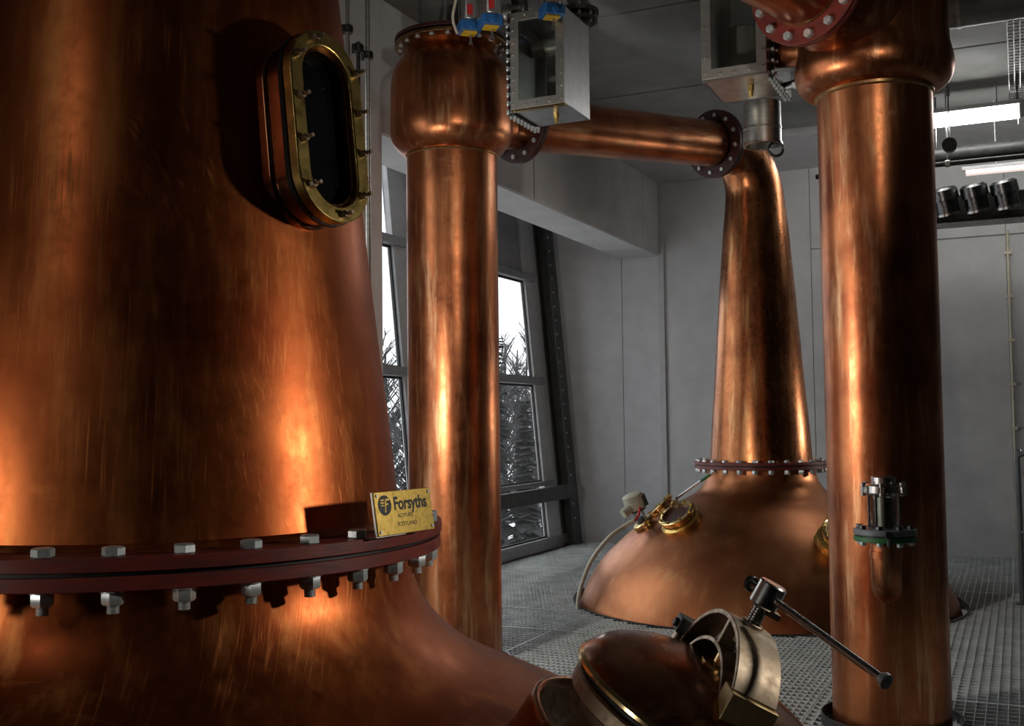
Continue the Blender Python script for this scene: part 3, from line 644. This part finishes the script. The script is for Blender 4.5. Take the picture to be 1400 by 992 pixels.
RA = Vector((1.77, 5.25, 0))
rc = thing('copper_column', 'copper column on the right, foot ringed by a black collar in the grating', 'column', TR(*RA))
m = MB(); m.lathe([(0.267, -1.5), (0.267, 0.8), (0.267, 2.995), (0.27, 3.01)], 96); obj('shaft', m, COPC, rc, ang=60)
m = MB(); m.lathe([(0.267, 2.985), (0.277, 2.992), (0.278, 3.004), (0.27, 3.012)], 96); obj('weld_bead', m, WELD, rc)
m = MB(); m.lathe(sprof([(0.268, 3.005), (0.315, 3.02), (0.355, 3.06), (0.371, 3.12), (0.362, 3.185), (0.352, 3.24), (0.352, 3.4), (0.352, 3.75), (0.30, 3.9), (0.25, 3.97)], 4), 96); obj('bulb', m, COPC, rc, ang=60)
m = MB(); m.lathe([(0.25, 3.95), (0.25, 4.262)], 48); obj('vapour_pipe', m, LAG, rc)
sd = Vector((-0.699, -0.715, 0.01)).normalized(); so = Vector((0, 0, 3.365))
STM = frame_mat(so, sd, (0, 0, 1))
m = MB(); m.lathe(sprof([(0.27, 0.20), (0.25, 0.30), (0.215, 0.38), (0.19, 0.48), (0.176, 0.612)], 3), 64, STM); obj('side_stub', m, COPC, rc, ang=60)
m = MB(); m.lathe([(0.165, 0.598), (0.264, 0.598), (0.264, 0.618), (0.165, 0.618)], 72, STM, close=True); obj('stub_flange', m, REDP, rc, bev=0.002)
m = MB(); m.lathe([(0.165, 0.618), (0.255, 0.618), (0.255, 0.626), (0.165, 0.626)], 72, STM, close=True); obj('gasket', m, BLACKR, rc)
# near still's arm arriving at that flange
na = thing('copper_pipe', 'copper pipe with a red bolted flange entering the right column at top of frame', 'pipe', TR(*RA) @ STM)
m = MB(); m.lathe([(0.176, 0.633), (0.176, 0.9), (0.176, 1.7)], 64); obj('pipe_run', m, COPC, na, ang=60)
m = MB(); m.lathe([(0.172, 0.648), (0.184, 0.650), (0.181, 0.660), (0.176, 0.666)], 64); obj('weld_bead', m, WELD, na)
m = MB(); m.lathe([(0.17, 0.628), (0.267, 0.628), (0.267, 0.651), (0.17, 0.651)], 72, close=True); obj('pipe_flange', m, REDP, na, bev=0.002)
RFB = mesh('bolt', bolt_mb(0.021, 0.02), ZINC)
for i in range(14):
    a = 2 * pi * i / 14 + 0.1; obj('bolt', RFB, None, na, TR(0.230 * cos(a), 0.230 * sin(a), 0.651))
# sight glass on the right column
gc = Vector((1.612, 4.80, 0)) - RA
sg = bpy.data.objects.new('sight_glass', None); COL.objects.link(sg); sg.parent = rc; sg.matrix_local = TR(*gc); sg['label'] = 'glass sight cylinder between clamps on a copper elbow'
inward = Vector((0.335, 0.94, 0))
ep = [(0, 0, 0.915), (0, 0, 0.80), (0.006, 0.018, 0.74), (0.03, 0.085, 0.695), (0.075, 0.21, 0.685), (0.11, 0.30, 0.685)]
m = MB(); m.tube(smooth_path(ep, 5), 0.064, 28, caps=False); obj('copper_elbow', m, COPC, sg, ang=60)
m = MB(); m.lathe([(0.062, 0.87), (0.069, 0.868), (0.069, 0.838), (0.062, 0.836)], 32); obj('solder_socket', m, COPC, sg)
m = MB(); m.lathe([(0.06, 0.912), (0.132, 0.912), (0.132, 0.934), (0.06, 0.934)], 40, close=True); obj('green_flange', m, GREEN, sg, bev=0.002)
m = MB(); m.lathe([(0.0001, 0.940), (0.132, 0.940), (0.132, 0.966), (0.0001, 0.966)], 40, close=True); obj('grey_flange', m, GREYP, sg, bev=0.003)
m = MB(); m.lathe([(0.06, 0.934), (0.12, 0.934), (0.12, 0.940), (0.06, 0.940)], 40, close=True); obj('gasket', m, BLACKR, sg)
GBn = mesh('flange_nut', bolt_mb(0.014, 0.018), ZINC); GBd = mesh('flange_bolt', bolt_mb(0.015, 0.016), DSTEEL)
for i in range(8):
    a = 2 * pi * i / 8 + 0.25; p = TR(0.108 * cos(a), 0.108 * sin(a), 0)
    obj('flange_nut', GBn, None, sg, p @ TR(0, 0, 0.912) @ Matrix.Rotation(pi, 4, 'X')); obj('flange_bolt', GBd, None, sg, p @ TR(0, 0, 0.966))
m = MB(); m.lathe([(0.054, 0.966), (0.060, 0.966), (0.060, 1.115), (0.054, 1.115)], 36, close=True); obj('glass_cylinder', m, SGLASS, sg)
m = MB(); m.lathe([(0.038, 0.966), (0.038, 1.10)], 24); obj('inner_tube', m, STEEL, sg)
m = MB(); m.lathe([(0.0001, 1.112), (0.074, 1.112), (0.080, 1.120), (0.080, 1.150), (0.070, 1.156), (0.052, 1.158), (0.052, 1.186), (0.048, 1.19), (0.0001, 1.19)], 36); obj('top_clamp', m, PSTEEL, sg, bev=0.001)
m = MB()
for i in range(6):
    a = 2 * pi * i / 6 + 0.1; c_, s__ = cos(a), sin(a)
    m.cyl((0.092 * c_, 0.092 * s__, 1.108), (0.092 * c_, 0.092 * s__, 1.165), 0.010, n=8); m.box((-0.012, -0.012, 1.122), (0.05, 0.012, 1.146), Matrix.Rotation(a, 4, 'Z') @ TR(0.05, 0, 0))
obj('clamp_lug', m, PSTEEL, sg, kind='stuff')
m = MB()
for i in range(4):
    a = 2 * pi * i / 4 + 0.75; c_, s__ = cos(a), sin(a); m.cyl((0.072 * c_, 0.072 * s__, 0.95), (0.072 * c_, 0.072 * s__, 1.13), 0.0055, n=8)
obj('tie_bolt', m, DSTEEL, sg, kind='stuff')
m = MB(); m.cyl((-0.035, -0.11, 0.95), (-0.035, -0.155, 0.95), 0.016, n=10); m.cyl((-0.03, -0.14, 0.93), (-0.03, -0.14, 0.90), 0.010, n=8); obj('drain_cock', m, BLACKR, sg)

# ------------------------------------------------------------------ hanging sight boxes
def sight_box(label, origin, wx, dy, h, side_bolts, flange_side):
    BM = Matrix.Translation(origin) @ Matrix.Rotation(-ANG, 4, 'Z')
    b = thing('sight_box', label, 'box', BM)
    t = 0.004
    m = MB(); m.frame([(0, 0), (wx, 0), (wx, h), (0, h)], [(0.05, 0.05), (wx - 0.05, 0.05), (wx - 0.05, h - 0.05), (0.05, h - 0.05)], -dy, -dy + t, Matrix(((1, 0, 0, 0), (0, 0, -1, 0), (0, 1, 0, 0), (0, 0, 0, 1)))); m.box((0, 0.004, 0), (wx, dy, t)); m.box((0, 0.004, h - t), (wx, dy, h)); m.box((wx - t, 0.004, 0), (wx, dy, h)); m.box((0, 0.004, 0), (t, dy, h)); obj('box_shell', m, ALU if side_bolts < 0 else BOXS, b)
    e = 0.05; m = MB(); m.frame([(0, 0), (wx, 0), (wx, h), (0, h)], [(e, e), (wx - e, e), (wx - e, h - e), (e, h - e)], 0, 0.007, Matrix(((1, 0, 0, 0), (0, 0, -1, 0), (0, 1, 0, 0), (0, 0, 0, 1))))
    obj('window_frame', m, BOXS, b, bev=0.001)
    m = MB(); m.box((-0.004, -0.003, -0.010), (wx + 0.004, 0.030, -0.001)); obj('bottom_lip', m, GOLD if side_bolts < 0 else STEEL, b)
    for yy in (0.002, dy + 0.001):
        m = MB(); m.box((e - 0.006, yy, e - 0.006), (wx - e + 0.006, yy + 0.003, h - e + 0.006)); obj('glass', m, SGLASS, b)
    m = MB()
    for k in range(8):
        z = 0.03 + (h - 0.06) * k / 7
        for x in (0.016, wx - 0.016): m.cyl((x, -0.007, z), (x, -0.020, z), 0.0048, n=6)
    for k in range(1, 4):
        x = 0.016 + (wx - 0.032) * k / 4
        for z in (0.02, h - 0.02): m.cyl((x, -0.007, z), (x, -0.020, z), 0.0048, n=6)
    obj('frame_screw', m, STEEL, b, kind='stuff')
    # bolted side flange
    sx = -1 if flange_side < 0 else 1; xx = -0.001 if sx < 0 else wx + 0.001
    m = MB(); m.box((min(xx, xx + sx * 0.012), 0.03, -0.02), (max(xx, xx + sx * 0.012), dy + 0.02, h + 0.02)); m.box((min(xx + sx * 0.02, xx + sx * 0.032), 0.03, -0.02), (max(xx + sx * 0.02, xx + sx * 0.032), dy + 0.02, h + 0.02)); obj('side_flange', m, DSTEEL, b, bev=0.001)
    m = MB()
    for k in range(12):
        z = 0.0 + h * k / 11
        for y in (0.05,):
            for ss in (0, 1): m.cyl((xx + sx * (0.012 if ss == 0 else 0.032), y, z), (xx + sx * (0.020 if ss == 0 else 0.046), y, z), 0.009, n=6)
            m.cyl((xx + sx * 0.003, 0.03, z), (xx + sx * 0.003, 0.012, z), 0.009, n=6); m.cyl((xx + sx * 0.026, 0.03, z), (xx + sx * 0.026, 0.012, z), 0.009, n=6)
    for k in range(8):
        y = 0.06 + (dy - 0.06) * k / 7
        m.cyl((xx + sx * 0.003, y, -0.02), (xx + sx * 0.003, y, -0.034), 0.009, n=6); m.cyl((xx + sx * 0.026, y, -0.02), (xx + sx * 0.026, y, -0.034), 0.009, n=6)
    obj('flange_bolt', m, ZINC, b, kind='stuff')
    m = MB(); m.cyl((wx * 0.62, dy * 0.45, -0.06), (wx * 0.62, dy * 0.45, 0.0), 0.013, n=12); m.cyl((wx * 0.62, dy * 0.45, -0.03), (wx * 0.62, dy * 0.45, 0.0), 0.018, n=6); obj('drain_plug', m, BRASS, b)
    m = MB(); m.lathe([(0.062, 0.02), (0.062, 0.22), (0.05, 0.235), (0.012, 0.24), (0.012, 0.28), (0.02, 0.285), (0.02, 0.31), (0.0001, 0.315)], 24, TR(wx * 0.60, dy * 0.6, 0)); obj('float_gauge', m, MATTE, b)
    return b, BM
b1, BM1 = sight_box('hanging steel sight box with glazed front beside the middle column', Vector((0.0125, 6.2, 3.225)), 0.33, 0.40, 0.56, -1, -1)
m = MB(); m.cyl((0.02, 0.30, 0.44), (0.31, 0.30, 0.44), 0.05, n=20); obj('inner_pipe', m, MATTE, b1)
b2, BM2 = sight_box('hanging steel sight box above a canister, left of the right column', Vector((0.992, 5.544, 3.180)), 0.33, 0.45, 0.627, 1, 1)
m = MB(); m.lathe([(0.11, 0.02), (0.11, 0.30), (0.1, 0.31), (0.0001, 0.32)], 28, TR(0.16, 0.24, 0)); obj('inner_vessel', m, MATTE, b2)
# pipes carrying the boxes
m = MB(); a_ = BM1 @ Vector((0.16, 0.2, 0.56)); m.cyl(a_, (a_.x, a_.y, CEIL - 0.002), 0.022, n=12)
tag(obj('hanger_rod', m, DSTEEL), 'steel rod carrying the sight box beside the middle column', 'rod')
m = MB(); a_ = BM2 @ Vector((0.15, 0.2, 0.627)); m.cyl(a_, (a_.x, a_.y, CEIL - 0.002), 0.022, n=12)
tag(obj('hanger_rod', m, DSTEEL), 'steel rod carrying the sight box by the right column', 'rod')
# side pipe box2 -> right column
a_ = BM2 @ Vector((0.36, 0.15, 0.13)); b_ = Vector((1.52, 5.30, 3.25))
m = MB(); m.cyl(a_ - RA, b_ - RA, 0.075, n=24); obj('side_branch', m, COPC, rc)
a_ = BM2 @ Vector((0.36, 0.30, 0.0)); b_ = Vector((1.55, 5.35, 3.13))
a_ = a_ - RA; b_ = b_ - RA; m = MB(); m.cyl(a_, b_, 0.022, n=12); m.cyl(a_.lerp(b_, .35), a_.lerp(b_, .7), 0.034, n=6); obj('drain_pipe', m, STEEL, rc)
# canister under box 2
can = thing('steel_canister', 'open-ended steel canister hanging beneath the right sight box', 'canister', TR(1.413, 6.048, 2.962) @ Matrix.Scale(1.12, 4))
m = MB(); m.lathe([(0.085, 0.0), (0.092, 0.0), (0.092, 0.215), (0.085, 0.215)], 36, close=True); obj('canister_wall', m, STEEL, can)
m = MB(); m.lathe([(0.0001, 0.06), (0.086, 0.06)], 30); obj('canister_mesh', m, BOXS, can)
m = MB(); m.lathe([(0.092, 0.0), (0.097, 0.002), (0.097, 0.012), (0.092, 0.014)], 36); m.lathe([(0.092, 0.08), (0.095, 0.082), (0.095, 0.09), (0.092, 0.092)], 36); obj('canister_band', m, PSTEEL, can)
m = MB(); pts = [(0.05 + 0.035 * cos(k * pi / 8), -0.06, -0.03 + 0.035 * sin(k * pi / 8)) for k in range(17)]; m.tube(pts, 0.007, 8); obj('hook_ring', m, DSTEEL, can)
m = MB(); m.cyl((0, 0, 0.215), (0, 0, 1.16), 0.03, n=12); obj('support_pipe', m, STEEL, can)

# actuators above middle column
def actuator(label, x, y, z, h=0.46):
    a = thing('valve_actuator', label, 'valve', TR(x, y, z) @ Matrix.Rotation(0.3, 4, 'Z'), 'valve actuators at the top of the middle column')
    m = MB(); m.box((-0.042, -0.042, 0.035), (0.042, 0.042, h)); obj('cylinder_body', m, ALU, a, bev=0.018)
    m = MB()
    for sx in (-1, 1):
        for sy in (-1, 1): m.cyl((sx * 0.045, sy * 0.045, 0.0), (sx * 0.045, sy * 0.045, h), 0.006, n=8)
    obj('tie_rod', m, STEEL, a, kind='stuff')
    m = MB(); m.prism([(-0.062, -0.05), (-0.05, -0.062), (0.05, -0.062), (0.062, -0.05), (0.062, 0.05), (0.05, 0.062), (-0.05, 0.062), (-0.062, 0.05)], -0.02, 0.035); m.cyl((0.0, -0.05, 0.0), (0.0, -0.075, 0.0), 0.018, n=10); obj('end_cap', m, BLUE, a, bev=0.002)
    m = MB(); m.box((-0.040, -0.036, -0.030), (0.040, 0.036, -0.0215)); obj('yellow_tag', m, YELLOW, a)
    m = MB(); m.box((-0.022, -0.048, 0.07), (0.010, -0.044, 0.13)); obj('red_tag', m, REDT, a)
    m = MB(); m.cyl((0.01, 0, -0.09), (0.01, 0, -0.02), 0.007, n=8); m.cyl((0.01, 0, -0.09), (0.01, 0, -0.08), 0.014, n=8); obj('stem', m, STEEL, a)
    return a
actuator('left one of two grey actuators with blue caps above the middle column', -0.225, 6.2, 3.70)
actuator('right one of two grey actuators with blue caps above the middle column', -0.100, 6.10, 3.695)
a3 = actuator('actuator with a blue cap in front of the top of the left sight box', 0.245, 6.02, 3.72)
m = MB(); m.tube(smooth_path([(-0.29, 6.16, 3.66), (-0.315, 6.15, 3.75), (-0.29, 6.15, 3.90), (-0.29, 6.15, 4.10)], 5), 0.008, 8); tag(obj('air_hose', m, CABLE), 'pale air hose curving up on the left of the blue-capped actuators', 'hose')
m = MB(); m.cyl((-0.20, 6.42, 3.835), (0.10, 6.36, 3.865), 0.042, n=20); m.cyl((-0.02, 6.385, 3.85), (0.02, 6.377, 3.856), 0.06, n=20); tag(obj('steel_pipe', m, STEEL), 'short bright steel pipe between the actuators and the left sight box', 'pipe')
val = thing('valve_cluster', 'dark valve block above the left sight box', 'valve', TR(0.07, 6.42, 3.86))
m = MB(); m.lathe([(0.0001, -0.03), (0.10, -0.03), (0.10, 0.0), (0.05, 0.01), (0.05, 0.20), (0.0001, 0.20)], 24); obj('valve_body', m, DSTEEL, val)
m = MB()
for k in range(8): a = k * pi / 4; m.cyl((0.085 * cos(a), 0.085 * sin(a), -0.055), (0.085 * cos(a), 0.085 * sin(a), 0.02), 0.010, n=6)
obj('valve_bolt', m, ZINC, val, kind='stuff')
fl = thing('pipe_flange', 'dark bolted flange on a ceiling pipe behind the left sight box', 'flange', TR(0.44, 6.75, 3.93))
m = MB(); m.lathe([(0.07, 0.05), (0.13, 0.05), (0.13, 0.075), (0.07, 0.075)], 32, close=True); m.lathe([(0.07, 0.0), (0.12, 0.0), (0.12, 0.02), (0.07, 0.02)], 32, close=True); obj('flange_disc', m, DSTEEL, fl)
m = MB(); m.lathe([(0.07, -0.06), (0.07, 0.33)], 24); m.lathe([(0.0001, -0.06), (0.07, -0.06)], 24); obj('pipe', m, LAG, fl)
m = MB()
for k in range(8): a = k * pi / 4; m.cyl((0.10 * cos(a), 0.10 * sin(a), -0.02), (0.10 * cos(a), 0.10 * sin(a), 0.1), 0.010, n=6)
obj('flange_bolt', m, STEEL, fl, kind='stuff')

# ------------------------------------------------------------------ steel pipes left of the middle column
for i, (x, r_, lab) in enumerate(((-0.745, 0.010, 'leftmost of three thin steel pipes rising behind the near still'), (-0.700, 0.010, 'middle one of three thin steel pipes rising behind the near still'), (-0.660, 0.012, 'rightmost of three thin steel pipes rising behind the near still'))):
    p = thing('steel_pipe', lab, 'pipe', TR(x, 5.0 + 0.03 * i, 0)); 
    m = MB(); m.cyl((0, 0, -0.5), (0, 0, CEIL if i != 1 else 3.22), r_, n=12); obj('pipe_run', m, STEEL if i != 1 else DSTEEL, p)
    m = MB(); zc = (3.27, 3.19, 3.165)[i]; m.cyl((0, 0, zc - 0.018), (0, 0, zc + 0.018), r_ + 0.014, n=12); m.box((-0.026, -0.012, zc - 0.01), (0.026, 0.012, zc + 0.01)); m.cyl((-0.024, 0, zc - 0.022), (-0.024, 0, zc + 0.022), 0.007, n=6); obj('pipe_clamp', m, DSTEEL, p)
# ------------------------------------------------------------------ right background services
def rthing(name, label, cat, s_, t_, z_, group=None): return thing(name, label, cat, RM @ TR(s_, t_, z_), group)
d = rthing('spiral_duct', 'wide spiral-seamed metal duct under the ceiling at top right', 'duct', 3.0, -5.1, 4.055)
m = MB(); m.cyl((-0.2, 0, 0), (5.4, 0, 0), 0.195, n=40); obj('duct_shell', m, DUCTM, d, ang=60)
for k in range(11):
    m = MB(); x = 0.1 + k * 0.42; m.cyl((x, 0, 0), (x + 0.02, 0, 0), 0.200, n=40, caps=True); obj('duct_seam', m, STEEL, d)
l1 = rthing('tube_light', 'lit white fluorescent tube light on the upper right', 'lamp', 2.6, -2.30, 3.99)
m = MB(); m.cyl((0, 0, 0), (1.27, 0, 0), 0.055, n=16); obj('lit_tube', m, TUBE, l1)
m = MB(); m.box((-0.02, -0.07, 0.055), (1.29, 0.07, 0.09)); obj('housing', m, REVEAL, l1)
m = MB(); m.box((-0.03, -0.06, -0.06), (0.0, 0.06, 0.09)); m.box((1.27, -0.06, -0.06), (1.30, 0.06, 0.09)); m.cyl((0.2, 0, 0.09), (0.2, 0, CEIL - 3.993), 0.006, n=6); m.cyl((1.1, 0, 0.09), (1.1, 0, CEIL - 3.993), 0.006, n=6); obj('end_cap', m, ALU, l1)
l1b = rthing('tube_light', 'second white tube light at the right edge, added to brighten the walls', 'lamp', 3.93, -2.30, 3.99)  # extra tube added along the right to brighten the walls
m = MB(); m.cyl((0, 0, 0), (1.27, 0, 0), 0.055, n=16); obj('lit_tube', m, TUBE, l1b)
m = MB(); m.box((-0.02, -0.07, 0.055), (1.29, 0.07, 0.09)); obj('housing', m, REVEAL, l1b)
m = MB(); m.box((-0.03, -0.06, -0.06), (0.0, 0.06, 0.09)); m.box((1.27, -0.06, -0.06), (1.30, 0.06, 0.09)); m.cyl((0.2, 0, 0.09), (0.2, 0, CEIL - 3.993), 0.006, n=6); obj('end_cap', m, ALU, l1b)
l2 = rthing('tube_light', 'small dim pinkish tube light below the dark pipes', 'lamp', 3.42, -1.7, 3.64)
m = MB(); m.cyl((0, 0, 0), (0.50, 0, 0), 0.03, n=12); obj('lit_tube', m, TUBE2, l2)
m = MB(); m.box((-0.03, -0.03, 0.02), (0.53, 0.03, 0.05)); m.cyl((0.25, 0, 0.04), (0.25, 0, CEIL - 3.64), 0.005, n=6); obj('housing', m, REVEAL, l2)
p = rthing('lagged_pipe', 'thick dark lagged pipe behind the tube light', 'pipe', 2.2, -2.05, 3.73)
m = MB(); m.cyl((0, 0, 0), (4.0, 0, 0), 0.085, n=24); obj('pipe_run', m, BLACKR, p)
m = MB(); m.cyl((1.0, 0, 0.08), (1.0, 0, CEIL - 3.73), 0.008, n=6); obj('hanger', m, DSTEEL, p)
p = rthing('thin_pipe', 'thin black pipe just under the thick dark pipe', 'pipe', 2.2, -2.35, 3.60)
m = MB(); m.cyl((0, 0, 0), (4.0, 0, 0), 0.022, n=12); obj('pipe_run', m, BLACKR, p)
m = MB(); m.cyl((1.1, 0, 0.02), (1.1, 0, CEIL - 3.60), 0.006, n=6); m.cyl((1.08, 0, 0), (1.12, 0, 0), 0.03, n=10); obj('hanger', m, STEEL, p)
p = rthing('hanging_hook', 'thin rod with a round boss hanging beside the right column', 'hook', 3.325, -2.43, 3.74)
m = MB(); m.cyl((0, 0, 0.02), (0, 0, CEIL - 3.74), 0.006, n=6); m.cyl((0, 0, 0.42), (0, 0, 0.50), 0.014, n=8); obj('rod', m, DSTEEL, p)
m = MB(); m.cyl((0, -0.03, 0), (0, 0.03, 0), 0.06, n=20); obj('boss', m, BLACKR, p)
# wire cable tray
ct = rthing('cable_tray', 'narrow wire mesh cable tray under the ceiling at the right edge', 'tray', 3.86, -4.9, 4.12)
m = MB()
for x in (-0.06, -0.02, 0.02, 0.06): m.cyl((x, 0, 0), (x, 2.8, 0), 0.004, n=5, caps=False)
for k in range(38): m.cyl((-0.06, 0.05 + k * 0.072, 0), (0.06, 0.05 + k * 0.072, 0), 0.003, n=5, caps=False)
m.cyl((-0.06, 0, 0.05), (-0.06, 2.8, 0.05), 0.004, n=5); m.cyl((0.06, 0, 0.05), (0.06, 2.8, 0.05), 0.004, n=5)
obj('wire_mesh', m, DSTEEL, ct)
m = MB(); m.cyl((0, 0.5, 0), (0, 0.5, 0.147), 0.006, n=6); m.cyl((0, 2.4, 0), (0, 2.4, 0.147), 0.006, n=6); m.cyl((0, 2.75, -0.2), (0, 2.75, 0.147), 0.010, n=6); obj('hanger', m, DSTEEL, ct)
# dark shelf rail with three spotlights
sh = rthing('lamp_rail', 'dark horizontal rail below the ceiling pipes at right', 'rail', 2.3, -1.92, 3.19)
m = MB(); m.box((0, -0.04, -0.03), (3.6, 0.30, 0.0)); m.box((0, -0.04, -0.03), (3.6, -0.02, 0.035)); obj('rail_plate', m, DSTEEL, sh)
m = MB(); m.box((0, 0.26, 0.0), (3.6, 0.29, 0.26)); obj('rail_back', m, DUCTM, sh)
labs = ['leftmost of three dark spotlights on the rail, half behind the right column', 'middle one of three dark spotlights on the rail', 'rightmost of three dark spotlights on the rail']
for i, (sx_, zz) in enumerate(((3.26, 3.35), (3.50, 3.36), (3.74, 3.37))):
    s_ = thing('spotlight', labs[i], 'spotlight', RM @ TR(sx_, -2.02, zz) @ Euler((radians(14), radians(-10), 0)).to_matrix().to_4x4(), 'spotlights on the rail')
    m = MB(); m.lathe([(0.0001, 0.115), (0.09, 0.11), (0.112, 0.09), (0.114, 0.0), (0.097, -0.006), (0.097, -0.125), (0.0001, -0.125)], 28); obj('lamp_body', m, DSTEEL, s_)
    m = MB(); m.lathe([(0.082, -0.135), (0.103, -0.135), (0.103, -0.115), (0.082, -0.115)], 28, close=True); obj('chrome_rim', m, PSTEEL, s_)
    m = MB(); m.box((-0.012, 0.02, -0.02), (0.012, 0.14, 0.02)); obj('mount_arm', m, DSTEEL, s_)
# guard rail at right edge
hr = rthing('guard_rail', 'grey tubular guard rail at the right edge of the picture', 'railing', 3.765, -3.0, 0.0)
m = MB(); m.tube(smooth_path([(0, 0, 0.0), (0, 0, 1.08), (0.02, -0.01, 1.14), (0.08, -0.03, 1.165), (0.16, -0.06, 1.17)], 4), 0.021, 12); m.cyl((0.15, -0.055, 1.17), (0.95, -0.25, 1.17), 0.021, n=12); m.cyl((0, 0, 0.55), (0.95, -0.25, 0.55), 0.018, n=12); obj('rail_tube', m, GREYP, hr)
m = MB(); m.box((-0.05, -0.05, 0.0), (0.05, 0.05, 0.012)); obj('base_plate', m, GREYP, hr)

# ------------------------------------------------------------------ trees outside
def tree(i, s_, t_, h, kind):
    lab = {'c': 'dark conifer standing in front of the wood, seen through the right window', 'b': 'bare pale-stemmed tree in the wood outside the windows'}[kind]
    r = thing('conifer' if kind == 'c' else 'bare_tree', lab, 'tree', RM @ TR(s_, t_, -4.0))
    rnd = random.Random(i)
    m = MB(); m.cyl((0, 0, 0), (rnd.uniform(-.2, .2), rnd.uniform(-.2, .2), h), 0.16, 0.03, n=7); obj('trunk', m, BARK, r)
    m = MB()
    if kind == 'c':
        for k in range(420):
            f = rnd.random() ** 0.8; z = h * (0.12 + 0.88 * f); R = (1 - f) * h * 0.20 + 0.1; a = rnd.uniform(0, 2 * pi); L = R * rnd.uniform(0.5, 1)
            p0 = Vector((0, 0, z)); p1 = Vector((L * cos(a), L * sin(a), z - 0.35 * L)); q = Vector((-sin(a), cos(a), 0)) * 0.16
            m.add([p0 - q * 0.3, p0 + q * 0.3, (p0 + p1) / 2 + q * 1.2, p1, (p0 + p1) / 2 - q * 1.2], [(0, 1, 2, 3, 4)])
    else:
        for k in range(90):
            z = h * rnd.uniform(0.35, 0.98); a = rnd.uniform(0, 2 * pi); L = (1.1 - z / h) * h * 0.28 + 0.3; p0 = Vector((0, 0, z)); d_ = Vector((cos(a) * L, sin(a) * L, L * 1.1)); p1 = p0 + d_
            m.cyl(p0, p1, 0.03, 0.008, n=3, caps=False)
            for j in range(3):
                pm = p0.lerp(p1, rnd.uniform(.3, .9)); a2 = a + rnd.uniform(-1, 1); m.cyl(pm, pm + Vector((cos(a2), sin(a2), 1.0)) * L * 0.35, 0.014, 0.005, n=3, caps=False)
    obj('foliage' if kind == 'c' else 'branches', m, NEEDLE if kind == 'c' else BARK, r, kind='stuff')
def wood():
    rnd = random.Random(5); tr = MB(); br = MB(); nd = MB()
    for i in range(70):
        dd = rnd.uniform(26, 48); an = radians(rnd.uniform(19, 37) if i < 54 else rnd.uniform(37, 75)); s_ = 3.8 - dd * sin(an); t_ = -12.3 + dd * cos(an); h = rnd.uniform(6.5, 8.8); T = TR(s_, t_, -4.0)
        tr.cyl((0, 0, 0), (rnd.uniform(-.3, .3), rnd.uniform(-.3, .3), h), 0.15, 0.03, n=6, M=T)
        if i % 2:
            for k in range(190):
                f = rnd.random(); z = h * (0.15 + 0.8 * f); R = (1 - f) * h * 0.17 + 0.12; a = rnd.uniform(0, 2 * pi); L = R * rnd.uniform(0.5, 1)
                p0 = Vector((0, 0, z)); p1 = Vector((L * cos(a), L * sin(a), z - 0.35 * L)); q = Vector((-sin(a), cos(a), 0)) * 0.13
                nd.add([p0 - q * 0.3, p0 + q * 0.3, (p0 + p1) / 2 + q * 1.2, p1, (p0 + p1) / 2 - q * 1.2], [(0, 1, 2, 3, 4)], T)
        else:
            for k in range(60):
                z = h * rnd.uniform(0.3, 0.98); a = rnd.uniform(0, 2 * pi); L = (1.1 - z / h) * h * 0.25 + 0.3; p0 = Vector((0, 0, z)); p1 = p0 + Vector((cos(a) * L, sin(a) * L, L * 1.2))
                br.cyl(p0, p1, 0.03, 0.010, n=3, caps=False, M=T)
                for j in range(4):
                    pm = p0.lerp(p1, rnd.uniform(.2, .9)); a2 = a + rnd.uniform(-1, 1); br.cyl(pm, pm + Vector((cos(a2), sin(a2), 1.0)) * L * 0.35, 0.018, 0.008, n=3, caps=False, M=T)
    r = obj('woodland', tr, BARK, None, RM, kind='stuff'); r['label'] = 'dense winter wood of bare trees and conifers outside the windows'; r['category'] = 'trees'
    obj('branches', br, BARK, r, kind='stuff'); obj('foliage', nd, NEEDLE, r, kind='stuff')
wood()
tree(11, 3.8 - 24 * sin(radians(24.2)), -12.3 + 24 * cos(radians(24.2)), 5.9, 'c')
